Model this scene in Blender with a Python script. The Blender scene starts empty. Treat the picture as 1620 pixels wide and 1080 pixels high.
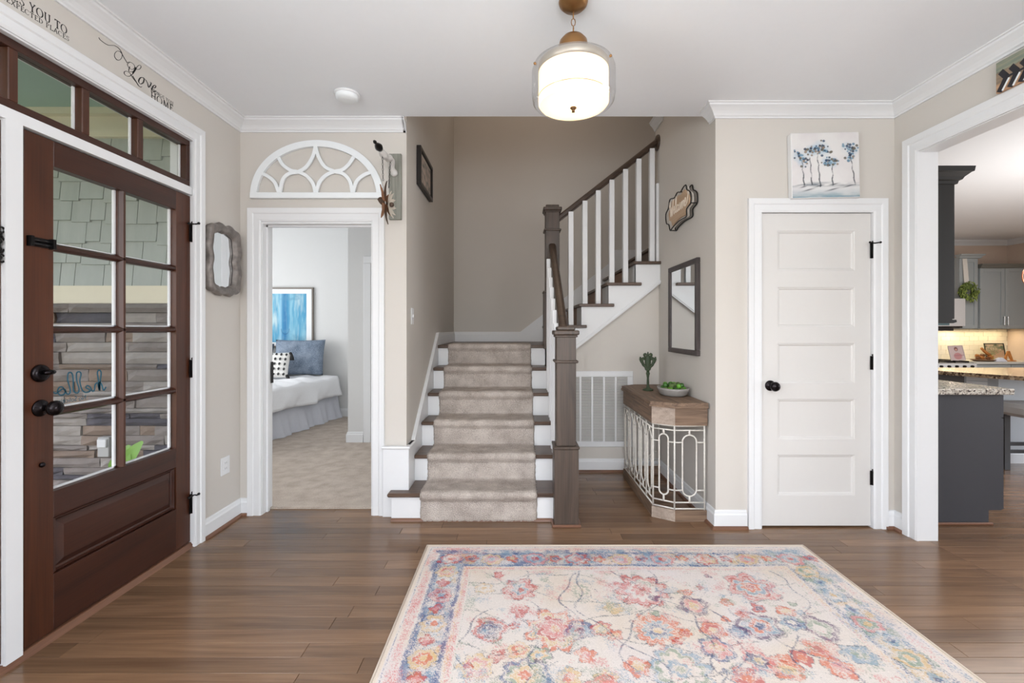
import bpy, bmesh, math, random
import numpy as np
from mathutils import Vector, Matrix
R = random.Random(7)
SC = bpy.context.scene
COL = SC.collection
PI = math.pi
F, HX, HY, EYE = 723.0, 817.0, 520.0, 1.285      # measured focal length, vanishing point and eye height of the photograph

# ---------------------------------------------------------------- camera, world, lights, exposure
cd = bpy.data.cameras.new('camera'); cam = bpy.data.objects.new('camera', cd); COL.objects.link(cam)
cam.location = (0, 0, EYE); cam.rotation_euler = (PI/2, 0, 0)
cd.sensor_width = 36; cd.lens = F/1620*36; cd.shift_x = -7/1620; cd.shift_y = -20/1620
cd.clip_start = 0.02; cd.clip_end = 200
SC.camera = cam
SC.view_settings.view_transform = 'Standard'; SC.view_settings.look = 'None'
SC.view_settings.gamma = 1; SC.view_settings.use_curve_mapping = False
SC.view_settings.exposure = 0.0
w = bpy.data.worlds.new('world'); SC.world = w; w.use_nodes = True
wn = w.node_tree.nodes; wl = w.node_tree.links
sky = wn.new('ShaderNodeTexSky'); sky.sky_type = 'NISHITA'; sky.sun_disc = False
sky.sun_elevation = math.radians(48); sky.sun_rotation = math.radians(200); sky.dust_density = 3; sky.air_density = 0.7
wl.new(sky.outputs[0], wn['Background'].inputs[0]); wn['Background'].inputs[1].default_value = 0.55

def area(name, loc, rot, sx, sy, power, col=(1, 1, 1)):
    l = bpy.data.lights.new(name, 'AREA'); l.shape = 'RECTANGLE'; l.size = sx; l.size_y = sy
    l.energy = power; l.color = col
    o = bpy.data.objects.new(name, l); COL.objects.link(o); o.location = loc; o.rotation_euler = rot
    return o
def point(name, loc, power, col, rad=.05):
    l = bpy.data.lights.new(name, 'POINT'); l.energy = power; l.color = col; l.shadow_soft_size = rad
    o = bpy.data.objects.new(name, l); COL.objects.link(o); o.location = loc
    return o
DAY = (0.93, 0.96, 1.0)
area('window_daylight_front', (0.25, -2.42, 1.45), (PI/2, 0, 0), 3.6, 1.7, 84, DAY)
area('window_daylight_left', (-1.86, -.1, 1.4), (PI/2, 0, -PI/2-.0), 1.5, 1.5, 54, DAY)  # added fill from the left, out of view, brightens the stair side wall
area('window_daylight_kitchen', (7.85, 1.6, 1.5), (PI/2, 0, PI/2), 3.4, 1.8, 160, DAY)
area('kitchen_ceiling_daylight', (5.2, 4.6, 2.66), (0, 0, 0), 2.0, 2.0, 60, (1, .95, .90))  # general fill added under the kitchen ceiling, not daylight
area('window_daylight_bedroom', (-4.85, 4.7, 1.5), (PI/2, 0, -PI/2), 2.2, 1.6, 78, (0.97, .985, 1))
area('hall_light_upstairs', (0.2, 4.4, 5.0), (0, 0, 0), 0.8, 0.8, 10, (1, .80, .62))
area('ceiling_bounce_flash', (0.3, -0.9, 1.75), (PI, 0, 0), 1.6, 1.6, 104, (.94, .975, 1))  # added unseen fill aimed up to brighten the foyer ceiling
area('kitchen_bounce_flash', (5.0, 3.2, 1.2), (PI, 0, 0), 1.4, 1.4, 40, (1, .97, .94))  # added fill aimed up to lift the kitchen, no lamp stands here

# ---------------------------------------------------------------- materials
def srgb(r, g, b):
    f = lambda c: (c/255/12.92) if c/255 <= .04045 else ((c/255+.055)/1.055)**2.4
    return (f(r), f(g), f(b))
MATS = {}
def nt(name):
    m = bpy.data.materials.new(name); m.use_nodes = True
    n = m.node_tree.nodes; l = m.node_tree.links
    return m, n, l, n['Principled BSDF']
def plain(name, col, rough=.5, metal=0, spec=.5, noise=.03, scale=30, bump=0, bscale=200, emit=None, es=0):
    if name in MATS: return MATS[name]
    m, n, l, b = nt(name)
    c = srgb(*col)
    b.inputs['Roughness'].default_value = rough; b.inputs['Metallic'].default_value = metal
    b.inputs['Specular IOR Level'].default_value = spec
    tc = n.new('ShaderNodeTexCoord')
    tx = n.new('ShaderNodeTexNoise'); tx.inputs['Scale'].default_value = scale; tx.inputs['Detail'].default_value = 3
    l.new(tc.outputs['Object'], tx.inputs['Vector'])
    mx = n.new('ShaderNodeMix'); mx.data_type = 'RGBA'
    mx.inputs[6].default_value = (*[x*(1-noise) for x in c], 1); mx.inputs[7].default_value = (*[min(1, x*(1+noise)) for x in c], 1)
    l.new(tx.outputs[0], mx.inputs[0]); l.new(mx.outputs[2], b.inputs['Base Color'])
    if bump:
        t2 = n.new('ShaderNodeTexNoise'); t2.inputs['Scale'].default_value = bscale; t2.inputs['Detail'].default_value = 4
        l.new(tc.outputs['Object'], t2.inputs['Vector'])
        bp = n.new('ShaderNodeBump'); bp.inputs['Strength'].default_value = bump; bp.inputs['Distance'].default_value = .004
        l.new(t2.outputs[0], bp.inputs['Height']); l.new(bp.outputs[0], b.inputs['Normal'])
    if emit:
        b.inputs['Emission Color'].default_value = (*srgb(*emit), 1); b.inputs['Emission Strength'].default_value = es
    MATS[name] = m; return m
def wood(name, c1, c2, axis='X', rough=.4, scale=1.0, bump=.15, tone=False, contrast=1.0, spec=.5, fine=60):
    """streaky grain running along one axis"""
    if name in MATS: return MATS[name]
    m, n, l, b = nt(name)
    tc = n.new('ShaderNodeTexCoord'); mp = n.new('ShaderNodeMapping')
    s = {'X': (1.2, 14, 14), 'Y': (14, 1.2, 14), 'Z': (14, 14, 1.2)}[axis]
    mp.inputs['Scale'].default_value = [v*scale for v in s]
    if tone:
        at = n.new('ShaderNodeAttribute'); at.attribute_name = 'tone'
        cb = n.new('ShaderNodeCombineXYZ'); mu = n.new('ShaderNodeMath'); mu.operation = 'MULTIPLY'; mu.inputs[1].default_value = 37
        l.new(at.outputs['Fac'], mu.inputs[0])
        for k in range(3): l.new(mu.outputs[0], cb.inputs[k])
        va = n.new('ShaderNodeVectorMath'); va.operation = 'ADD'
        l.new(tc.outputs['Object'], va.inputs[0]); l.new(cb.outputs[0], va.inputs[1]); l.new(va.outputs[0], mp.inputs['Vector'])
    else:
        l.new(tc.outputs['Object'], mp.inputs['Vector'])
    n1 = n.new('ShaderNodeTexNoise'); n1.inputs['Scale'].default_value = 1.3; n1.inputs['Detail'].default_value = 5; n1.inputs['Distortion'].default_value = 1.4
    l.new(mp.outputs[0], n1.inputs['Vector'])
    m2 = n.new('ShaderNodeMapping'); s2 = {'X': (3, fine*4, fine*4), 'Y': (fine*4, 3, fine*4), 'Z': (fine*4, fine*4, 3)}[axis]
    m2.inputs['Scale'].default_value = s2
    l.new(tc.outputs['Object'], m2.inputs['Vector'])
    n2 = n.new('ShaderNodeTexNoise'); n2.inputs['Scale'].default_value = 1; n2.inputs['Detail'].default_value = 2
    l.new(m2.outputs[0], n2.inputs['Vector'])
    mx0 = n.new('ShaderNodeMix'); mx0.inputs[0].default_value = .35
    l.new(n1.outputs[0], mx0.inputs[2]); l.new(n2.outputs[0], mx0.inputs[3])
    rp = n.new('ShaderNodeValToRGB')
    d = .22/contrast
    rp.color_ramp.elements[0].position = .5-d; rp.color_ramp.elements[1].position = .5+d
    rp.color_ramp.elements[0].color = (*srgb(*c1), 1); rp.color_ramp.elements[1].color = (*srgb(*c2), 1)
    l.new(mx0.outputs[0], rp.inputs[0])
    out = rp.outputs[0]
    if tone:
        hs = n.new('ShaderNodeHueSaturation'); mr = n.new('ShaderNodeMapRange')
        mr.inputs[3].default_value = .78; mr.inputs[4].default_value = 1.2
        l.new(at.outputs['Fac'], mr.inputs[0]); l.new(mr.outputs[0], hs.inputs['Value']); l.new(out, hs.inputs['Color']); out = hs.outputs[0]
    l.new(out, b.inputs['Base Color'])
    b.inputs['Roughness'].default_value = rough; b.inputs['Specular IOR Level'].default_value = spec
    bp = n.new('ShaderNodeBump'); bp.inputs['Strength'].default_value = bump; bp.inputs['Distance'].default_value = .002
    l.new(mx0.outputs[0], bp.inputs['Height']); l.new(bp.outputs[0], b.inputs['Normal'])
    MATS[name] = m; return m
def attrcol(name, rough=.8, bump=0, bscale=600, spec=.3, speck=0):
    m, n, l, b = nt(name)
    at = n.new('ShaderNodeAttribute'); at.attribute_name = 'paint'
    out = at.outputs['Color']
    if speck:
        tc = n.new('ShaderNodeTexCoord'); tx = n.new('ShaderNodeTexNoise'); tx.inputs['Scale'].default_value = 420; tx.inputs['Detail'].default_value = 2
        l.new(tc.outputs['Object'], tx.inputs['Vector'])
        mr = n.new('ShaderNodeMapRange'); mr.inputs[1].default_value = .3; mr.inputs[2].default_value = .7
        mr.inputs[3].default_value = 1-speck; mr.inputs[4].default_value = 1+speck
        l.new(tx.outputs[0], mr.inputs[0])
        hs = n.new('ShaderNodeHueSaturation'); l.new(mr.outputs[0], hs.inputs['Value']); l.new(out, hs.inputs['Color']); out = hs.outputs[0]
    l.new(out, b.inputs['Base Color']); b.inputs['Roughness'].default_value = rough; b.inputs['Specular IOR Level'].default_value = spec
    if bump:
        tc = n.new('ShaderNodeTexCoord'); t2 = n.new('ShaderNodeTexNoise'); t2.inputs['Scale'].default_value = bscale
        l.new(tc.outputs['Object'], t2.inputs['Vector'])
        bp = n.new('ShaderNodeBump'); bp.inputs['Strength'].default_value = bump; bp.inputs['Distance'].default_value = .004
        l.new(t2.outputs[0], bp.inputs['Height']); l.new(bp.outputs[0], b.inputs['Normal'])
    MATS[name] = m; return m
def glass(name, tint=(1, 1, 1), refl=.08):
    m, n, l, b = nt(name)
    n.remove(b)
    tr = n.new('ShaderNodeBsdfTransparent'); tr.inputs[0].default_value = (*tint, 1)
    gl = n.new('ShaderNodeBsdfGlossy'); gl.inputs['Roughness'].default_value = .02
    fr = n.new('ShaderNodeFresnel'); fr.inputs[0].default_value = 1.45
    ge = n.new('ShaderNodeNewGeometry'); sb = n.new('ShaderNodeMath'); sb.operation = 'SUBTRACT'; sb.inputs[0].default_value = 1; l.new(ge.outputs['Backfacing'], sb.inputs[1])
    mu = n.new('ShaderNodeMath'); mu.operation = 'MULTIPLY'; l.new(fr.outputs[0], mu.inputs[0]); l.new(sb.outputs[0], mu.inputs[1])
    mx = n.new('ShaderNodeMixShader'); l.new(mu.outputs[0], mx.inputs[0]); l.new(tr.outputs[0], mx.inputs[1]); l.new(gl.outputs[0], mx.inputs[2])
    l.new(mx.outputs[0], n['Material Output'].inputs[0]); MATS[name] = m; return m
def speckled(name, cols, rough=.12, scale=90):
    m, n, l, b = nt(name)
    tc = n.new('ShaderNodeTexCoord'); v = n.new('ShaderNodeTexVoronoi'); v.inputs['Scale'].default_value = scale
    l.new(tc.outputs['Object'], v.inputs['Vector'])
    rp = n.new('ShaderNodeValToRGB'); e = rp.color_ramp.elements
    sx = n.new('ShaderNodeSeparateColor'); l.new(v.outputs['Color'], sx.inputs[0]); l.new(sx.outputs[0], rp.inputs[0])
    rp.color_ramp.interpolation = 'CONSTANT'
    e[0].position = 0; e[0].color = (*srgb(*cols[0]), 1); e[1].position = 1/len(cols); e[1].color = (*srgb(*cols[1]), 1)
    for k in range(2, len(cols)):
        q = e.new(k/len(cols)); q.color = (*srgb(*cols[k]), 1)
    l.new(rp.outputs[0], b.inputs['Base Color']); b.inputs['Roughness'].default_value = rough
    MATS[name] = m; return m

WALL = plain('wall_paint', (205, 200, 193), .85, noise=.01, scale=3, bump=.04, bscale=400, spec=.25)
WALLB = plain('bedroom_wall_paint', (210, 210, 209), .85, noise=.01, spec=.25)
WALLK = plain('kitchen_wall_paint', (208, 188, 172), .85, noise=.01, spec=.25)
CEIL = plain('ceiling_paint', (236, 239, 242), .9, noise=.01, spec=.2)
TRIM = plain('white_trim_paint', (224, 225, 226), .38, noise=.01, spec=.4)
DOORW = plain('white_door_paint', (214, 212, 209), .42, noise=.01, spec=.4)
DECOW = plain('white_decor_paint', (232, 236, 238), .5, noise=.02)
BLACK = plain('black_metal', (28, 26, 26), .38, metal=.6, noise=.1)
BRONZE = plain('dark_bronze', (36, 32, 34), .22, metal=.85, noise=.1)
BRASS = plain('antique_brass', (150, 112, 72), .35, metal=.85, noise=.15, scale=18)
MAHOG = wood('mahogany_wood', (36, 17, 10), (92, 50, 29), 'Z', .36, .5, .08, contrast=.8)
MAHOGH = wood('mahogany_wood_crosswise', (34, 16, 11), (74, 39, 25), 'Y', .36, .5, .08, contrast=.8)
OAKF = wood('oak_floor', (90, 66, 48), (138, 107, 81), 'X', .22, .55, .08, tone=True, contrast=.85, fine=30)
OAKT = wood('stained_tread_wood', (60, 43, 34), (98, 76, 60), 'X', .38, 1, .1)
OAKTY = wood('stained_tread_wood_lengthwise', (60, 43, 34), (98, 76, 60), 'Y', .38, 1, .1)
OAKN = wood('stained_newel_wood', (46, 37, 31), (90, 75, 64), 'Z', .42, 1, .12)
RAILW = wood('handrail_wood', (48, 37, 30), (80, 64, 53), 'X', .35, 1, .1)
SHOE = wood('shoe_moulding_wood', (92, 60, 44), (128, 90, 68), 'X', .4, 1, .1)
SHOEY = wood('shoe_moulding_wood_lengthwise', (92, 60, 44), (128, 90, 68), 'Y', .4, 1, .1)
RUSTIC = wood('rustic_table_wood', (82, 64, 51), (142, 117, 96), 'X', .65, 1.6, .3, contrast=1.2)
RUSTICY = wood('rustic_table_wood_lengthwise', (82, 64, 51), (142, 117, 96), 'Y', .65, 1.6, .3, contrast=1.2)
RUSTICL = wood('rustic_pale_wood', (132, 117, 106), (180, 163, 148), 'X', .7, 1.6, .3)
GLASS = glass('window_glass')
MIRROR = plain('mirror_silver', (235, 238, 240), .015, metal=1, noise=0)
def carpet(name, c1, c2, scale=260, st=.9):
    m, n, l, b = nt(name)
    tc = n.new('ShaderNodeTexCoord')
    a = n.new('ShaderNodeTexNoise'); a.inputs['Scale'].default_value = scale; a.inputs['Detail'].default_value = 3
    c = n.new('ShaderNodeTexNoise'); c.inputs['Scale'].default_value = 9; c.inputs['Detail'].default_value = 4
    l.new(tc.outputs['Object'], a.inputs['Vector']); l.new(tc.outputs['Object'], c.inputs['Vector'])
    mx = n.new('ShaderNodeMix'); mx.inputs[0].default_value = .42; l.new(a.outputs[0], mx.inputs[2]); l.new(c.outputs[0], mx.inputs[3])
    rp = n.new('ShaderNodeValToRGB'); rp.color_ramp.elements[0].position = .36; rp.color_ramp.elements[1].position = .62
    rp.color_ramp.elements[0].color = (*srgb(*c1), 1); rp.color_ramp.elements[1].color = (*srgb(*c2), 1)
    l.new(mx.outputs[0], rp.inputs[0]); l.new(rp.outputs[0], b.inputs['Base Color'])
    b.inputs['Roughness'].default_value = 1; b.inputs['Specular IOR Level'].default_value = .05
    bp = n.new('ShaderNodeBump'); bp.inputs['Strength'].default_value = st; bp.inputs['Distance'].default_value = .006
    l.new(a.outputs[0], bp.inputs['Height']); l.new(bp.outputs[0], b.inputs['Normal'])
    MATS[name] = m; return m
RUNNER = carpet('runner_carpet', (158, 146, 137), (214, 204, 195), 200, 1.4)
CARPET = carpet('bedroom_carpet', (168, 154, 142), (204, 192, 180), 180)

# ---------------------------------------------------------------- mesh helpers
def wloc(o):
    v = Vector((0, 0, 0))
    while o: v += o.location; o = o.parent
    return v
class MB:
    def __init__(s): s.v = []; s.f = []; s.sm = []; s.tone = []
    def add(s, vs, fs, smooth=False, tone=.5):
        k = len(s.v); s.v += [tuple(p) for p in vs]; s.f += [tuple(i+k for i in f) for f in fs]; s.sm += [smooth]*len(fs); s.tone += [tone]*len(fs); return s
    def box(s, x0, x1, y0, y1, z0, z1, tone=.5):
        x0, x1 = sorted((x0, x1)); y0, y1 = sorted((y0, y1)); z0, z1 = sorted((z0, z1))
        v = [(x, y, z) for z in (z0, z1) for y in (y0, y1) for x in (x0, x1)]
        return s.add(v, [(0, 2, 3, 1), (4, 5, 7, 6), (0, 1, 5, 4), (2, 6, 7, 3), (0, 4, 6, 2), (1, 3, 7, 5)], tone=tone)
    def cbox(s, x0, x1, y0, y1, z0, z1, c=.003, tone=.5):
        """box with a chamfer on every edge"""
        bm = bmesh.new(); bmesh.ops.create_cube(bm, size=1)
        for q in bm.verts: q.co = Vector((x0+(x1-x0)*(q.co.x+.5), y0+(y1-y0)*(q.co.y+.5), z0+(z1-z0)*(q.co.z+.5)))
        c = min(c, .3*min(abs(x1-x0), abs(y1-y0), abs(z1-z0)))
        bmesh.ops.bevel(bm, geom=bm.edges[:], offset=c, segments=1, affect='EDGES')
        bm.verts.index_update(); s.add([q.co[:] for q in bm.verts], [[q.index for q in f.verts] for f in bm.faces], tone=tone); bm.free(); return s
    def prism(s, pts, axis, a, b, smooth=False, tone=.5):
        """pts: 2D polygon in the plane of the two other axes (in order x,y,z)"""
        n = len(pts)
        def p3(p, t): return {'X': (t, p[0], p[1]), 'Y': (p[0], t, p[1]), 'Z': (p[0], p[1], t)}[axis]
        v = [p3(p, a) for p in pts]+[p3(p, b) for p in pts]
        s.add(v, [tuple(range(n))[::-1], tuple(range(n, 2*n))], tone=tone)
        return s.add(v, [(i, (i+1) % n, n+(i+1) % n, n+i) for i in range(n)], smooth, tone)
    def tube(s, pts, r, n=8, closed=False, cap=True):
        pts = [Vector(p) for p in pts]; N = len(pts); rs = r if isinstance(r, (list, tuple)) else [r]*N
        vs = []; up = None
        for i, p in enumerate(pts):
            a = pts[(i-1) % N] if (closed or i > 0) else p; b = pts[(i+1) % N] if (closed or i < N-1) else p
            t = (b-a).normalized()
            if up is None:
                up = Vector((0, 0, 1)) if abs(t.z) < .9 else Vector((1, 0, 0))
            up = (up-t*up.dot(t)).normalized(); q = t.cross(up)
            for k in range(n):
                an = 2*PI*k/n; vs.append(p+up*(rs[i]*math.cos(an))+q*(rs[i]*math.sin(an)))
        fs = []
        for i in range(N if closed else N-1):
            j = (i+1) % N
            for k in range(n): fs.append((i*n+k, i*n+(k+1) % n, j*n+(k+1) % n, j*n+k))
        s.add(vs, fs, True)
        if cap and not closed:
            s.add(vs[:n], [tuple(range(n))[::-1]]); s.add(vs[-n:], [tuple(range(n))])
        return s
    def lathe(s, prof, c, n=32, axis='Z', smooth=True, close=False):
        vs = []
        for r, z in prof:
            for k in range(n):
                a = 2*PI*k/n; x, y = r*math.cos(a), r*math.sin(a)
                vs.append({'Z': (c[0]+x, c[1]+y, c[2]+z), 'Y': (c[0]+x, c[1]+z, c[2]+y), 'X': (c[0]+z, c[1]+x, c[2]+y)}[axis])
        m = len(prof); fs = []
        for i in range(m if close else m-1):
            for k in range(n): j = (i+1) % m; fs.append((i*n+k, i*n+(k+1) % n, j*n+(k+1) % n, j*n+k))
        return s.add(vs, fs, smooth)
    def ball(s, c, r, n=10, sq=(1, 1, 1)):
        prof = [(r*math.sin(PI*i/n), -r*math.cos(PI*i/n)) for i in range(n+1)]
        k = len(s.v); s.lathe(prof, (0, 0, 0), n+2)
        for i in range(k, len(s.v)): s.v[i] = (c[0]+s.v[i][0]*sq[0], c[1]+s.v[i][1]*sq[1], c[2]+s.v[i][2]*sq[2])
        return s
    def sweep(s, path, prof, closed=False):
        """path: XY polyline, the room is on its left; prof: (distance into room, z) closed polygon"""
        N = len(path); P = [Vector(p) for p in path]; rings = []
        for i, p in enumerate(P):
            d0 = (p-P[i-1]).normalized() if (i > 0 or closed) else None
            d1 = (P[(i+1) % N]-p).normalized() if (i < N-1 or closed) else None
            if d0 is None: d0 = d1
            if d1 is None: d1 = d0
            n0 = Vector((-d0.y, d0.x)); n1 = Vector((-d1.y, d1.x)); m = (n0+n1); m = m/max(.2, m.dot(n0))
            rings.append([(p.x+m.x*d, p.y+m.y*d, z) for d, z in prof])
        n = len(prof); vs = [q for r in rings for q in r]; fs = []
        for i in range(N if closed else N-1):
            j = (i+1) % N
            for k in range(n): fs.append((i*n+k, j*n+k, j*n+(k+1) % n, i*n+(k+1) % n))
        if not closed: fs += [tuple(range(n)), tuple(range((N-1)*n, N*n))[::-1]]
        return s.add(vs, fs)
    def build(s, name, mat, parent=None, kind=None, bevel=0):
        me = bpy.data.meshes.new(name); L = wloc(parent) if parent else Vector((0, 0, 0))
        me.from_pydata([(a-L.x, b-L.y, c-L.z) for a, b, c in s.v], [], s.f)
        me.polygons.foreach_set('use_smooth', s.sm)
        at = me.attributes.new('tone', 'FLOAT', 'FACE'); at.data.foreach_set('value', s.tone)
        bm = bmesh.new(); bm.from_mesh(me); bmesh.ops.remove_doubles(bm, verts=bm.verts, dist=1e-6)
        bmesh.ops.recalc_face_normals(bm, faces=bm.faces); bm.to_mesh(me); bm.free()
        me.materials.append(mat)
        o = bpy.data.objects.new(name, me); COL.objects.link(o)
        if parent: o.parent = parent
        if kind: o['kind'] = kind
        if bevel:
            md = o.modifiers.new('bevel', 'BEVEL'); md.width = bevel; md.segments = 2; md.limit_method = 'ANGLE'
        return o
def tag(o, label, cat, group=None):
    o['label'] = label; o['category'] = cat
    if group: o['group'] = group
    return o
def thing(name, loc, label, cat, group=None):
    o = bpy.data.objects.new(name, None); COL.objects.link(o); o.location = loc; o.empty_display_size = .05
    return tag(o, label, cat, group)
def lab(o, t): o['label'] = t; return o
def rebase(o, loc):
    """moves a top-level mesh's origin to its base"""
    L = Vector(loc); o.data.transform(Matrix.Translation(-L)); o.location = L; return o
def atY(x, y, Y): return Vector(((x-HX)*Y/F, Y, EYE+(HY-y)*Y/F))       # point on a frontal wall
def atX(x, y, X): Y = X*F/(x-HX); return Vector((X, Y, EYE+(HY-y)*Y/F))  # point on a side wall
def spline(pts, n=8, closed=False):
    P = [Vector(p) for p in pts]; N = len(P); out = []
    for i in range(N if closed else N-1):
        a = P[(i-1) % N] if (closed or i) else P[0]*2-P[1]
        b = P[i]; c = P[(i+1) % N]; d = P[(i+2) % N] if (closed or i < N-2) else P[-1]*2-P[-2]
        for k in range(n):
            t = k/n; out.append(.5*((2*b)+(c-a)*t+(2*a-5*b+4*c-d)*t*t+(3*b-a-3*c+d)*t**3))
    if not closed: out.append(P[-1])
    return out
def ribbon(mb, pts, wid, fn, depth):
    """flat stroke: pts 2D, wid half width (number or list), fn maps (u,v,d)->3D"""
    N = len(pts); P = [Vector(p[:2]) for p in pts]; W = wid if isinstance(wid, list) else [wid]*N; vs = []
    for i, p in enumerate(P):
        t = (P[min(N-1, i+1)]-P[max(0, i-1)]); t = t.normalized() if t.length else Vector((1, 0)); q = Vector((-t.y, t.x))
        for sg in (1, -1):
            for d in (0, depth): vs.append(fn(p.x+q.x*W[i]*sg, p.y+q.y*W[i]*sg, d))
    fs = []
    for i in range(N-1):
        a = i*4; b = a+4
        fs += [(a+1, b+1, b+3, a+3), (a, a+2, b+2, b), (a, b, b+1, a+1), (a+2, a+3, b+3, b+2)]
    fs += [(0, 1, 3, 2), ((N-1)*4, (N-1)*4+2, (N-1)*4+3, (N-1)*4+1)]
    mb.add(vs, fs)
def callig(pts, thick, thin, ang=PI/2):
    out = []; N = len(pts)
    for i in range(N):
        t = pts[min(N-1, i+1)]-pts[max(0, i-1)]
        c = abs(math.cos(math.atan2(t.y, t.x)-ang)); out.append(thin+(thick-thin)*c**2)
    return out
def sinarr(n): return [math.sin(i) for i in range(n)]

# ================================================================ SETTING
XL, XR, YC, YB, XS = -1.91, 2.44, 2.95, 3.16, 1.285        # left wall, right wall, closet wall, bedroom wall, stair side wall
CZ = 2.72; XSL = -.76; YSB = 5.55; ZUP = 5.2
def struct(name, mb, m): return mb.build(name, m, kind='structure')
# walls
m = MB()
m.box(-2.05, XL, -2.5, -.9, 0, CZ); m.box(-2.05, XL, .7, 1.36, 0, CZ); m.box(-2.05, XL, -.9, .7, 0, .6); m.box(-2.05, XL, -.9, .7, 2.2, CZ); m.box(-2.05, XL, 2.716, YB, 0, CZ); m.box(-2.05, XL, 1.36, 2.716, 2.405, CZ)
struct('wall_left', m, WALL)
m = MB()
m.box(-2.05, -1.775, YB, 3.285, 0, CZ); m.box(-.985, XSL, YB, 3.285, 0, CZ); m.box(-1.775, -.985, YB, 3.285, 2.03, CZ)
struct('wall_back_left', m, WALL)
m = MB(); m.box(-.885, XSL, 3.285, YSB, 0, ZUP); m.box(-.885, XSL, YB, 3.2849, CZ-.0001, ZUP); struct('wall_stair_left', m, WALL)
m = MB(); m.box(-.885, 2.44, YSB, 5.67, 0, ZUP); struct('wall_stair_back', m, WALL)
m = MB(); m.box(XS, 1.405, YC+.12, 4.225, 0, ZUP); m.box(XS, 1.405, YC, YC+.12, CZ, ZUP); struct('wall_stair_right', m, WALL)
m = MB(); m.box(XS, 1.575, YC, YC+.12, 0, CZ); m.box(2.305, XR, YC, YC+.12, 0, CZ); m.box(1.575, 2.305, YC, YC+.12, 2.045, CZ)
struct('wall_back_right', m, WALL)
m = MB(); m.box(XR, 2.556, 2.785, 7.45, 0, CZ); m.box(XR, 2.556, -2.5, .5, 0, CZ); m.box(XR, 2.556, .5, 2.785, 2.37, CZ)
struct('wall_right', m, WALL)
m = MB(); m.prism([(.30, 0), (XS, 0), (XS, 1.75), (.609, 1.20), (.30, .97)], 'Y', 4.12, 4.16)
struct('wall_under_stair', m, WALL)
m = MB(); m.box(XSL, XS, 2.95, 3.08, CZ+.08, ZUP); struct('wall_stair_front', m, WALL)
struct('wall_stair_far_right', MB().box(2.44, 2.556, 4.2, YSB, CZ-.8, ZUP).box(1.405, 2.44, 4.1, 4.224, CZ+.08, ZUP), WALL)
m = MB()     # front wall behind the camera with three windows
xs = [-2.05, -1.3, -.4, -.1, .8, 1.1, 2.0, 8.2]
for i in range(len(xs)-1):
    if i % 2 == 0: m.box(xs[i], xs[i+1], -2.62, -2.5, 0, CZ)
    else: m.box(xs[i], xs[i+1], -2.62, -2.5, 0, .6); m.box(xs[i], xs[i+1], -2.62, -2.5, 2.3, CZ)
struct('wall_front', m, WALL)
for i in (1, 3, 5):
    a, b = xs[i], xs[i+1]
    m = MB().box(a-.09, a, -2.5, -2.48, .5, 2.4).box(b, b+.09, -2.5, -2.48, .5, 2.4).box(a, b, -2.5, -2.48, 2.3, 2.4).box(a-.1, b+.1, -2.5, -2.45, .55, .6)
    m.box(a, b, -2.58, -2.55, 1.43, 1.47).box(a, a+.04, -2.58, -2.55, .6, 2.3).box(b-.04, b, -2.58, -2.55, .6, 2.3).box(a, b, -2.58, -2.55, .6, .64).box(a, b, -2.58, -2.55, 2.26, 2.3)
    wi = struct('window_%d' % ((i+1)//2), m, TRIM)
    MB().box(a+.04, b-.04, -2.568, -2.562, .64, 2.26).build('pane', GLASS, wi)
m = MB(); m.box(-2.05, 8.2, -2.62, YC, CZ, CZ+.08)
m.box(-2.05, XSL-.02, YC, 3.285, CZ, CZ+.08); m.box(XS+.01, 2.556, YC, 4.224, CZ, CZ+.08); m.box(2.556, 8.2, YC, 7.6, CZ, CZ+.08); m.box(XSL-.02, XS+.01, YC-.001, 3.08, CZ, CZ+.08)
struct('ceiling', m, CEIL)
struct('ceiling_stairwell', MB().box(-.885, 2.6, 2.95, 5.67, ZUP, ZUP+.08), CEIL)
m = MB().box(XL, XL+.02, -.99, -.9, .5, 2.29).box(XL, XL+.02, .7, .79, .5, 2.29).box(XL, XL+.02, -.9, .7, 2.2, 2.29).box(XL, XL+.05, -1.0, .8, .55, .6)
m.box(-2.0, -1.97, -.9, -.86, .6, 2.2).box(-2.0, -1.97, .66, .7, .6, 2.2).box(-2.0, -1.97, -.86, .66, .6, .64).box(-2.0, -1.97, -.86, .66, 2.16, 2.2).box(-2.0, -1.97, -.86, .66, 1.38, 1.42)
wi = struct('window_6', m, TRIM); MB().box(-1.988, -1.982, -.86, .66, .64, 2.16).build('pane', GLASS, wi)  # made-up window out of view, added to go with the left fill
# bedroom shell
m = MB(); m.box(-5.1, -5.0, 2.9, 6.75, 0, 2.8); struct('wall_bedroom_left', m, WALLB)
m = MB(); m.box(-5.1, -.885, 6.65, 6.75, 0, 2.8); struct('wall_bedroom_back', m, WALLB)
m = MB(); m.box(-1.895, -.885, 5.14, 6.65, 0, 2.8); struct('wall_bedroom_closet', m, WALLB)
m = MB(); m.box(-5.0, -2.05, 3.16, 3.285, 0, 2.8); m.box(-.90, -.885, 3.29, 5.14, 0, 2.8); struct('wall_bedroom_front', m, WALLB)
struct('ceiling_bedroom', MB().box(-5.1, -.885, 3.286, 6.75, 2.8, 2.88), CEIL)
struct('floor_bedroom', MB().box(-5.1, -.9, 3.262, 6.65, -.05, .012), CARPET)
# kitchen shell
struct('wall_kitchen_back', MB().box(2.556, 8.2, 7.45, 7.6, 0, CZ), WALLK)
m = MB(); m.box(8.0, 8.2, 3.4, 7.45, 0, CZ); m.box(8.0, 8.2, -2.5, -.2, 0, CZ); m.box(8.0, 8.2, -.2, 3.4, 0, .6); m.box(8.0, 8.2, -.2, 3.4, 2.4, CZ)
struct('wall_kitchen_right', m, WALLK)

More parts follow.
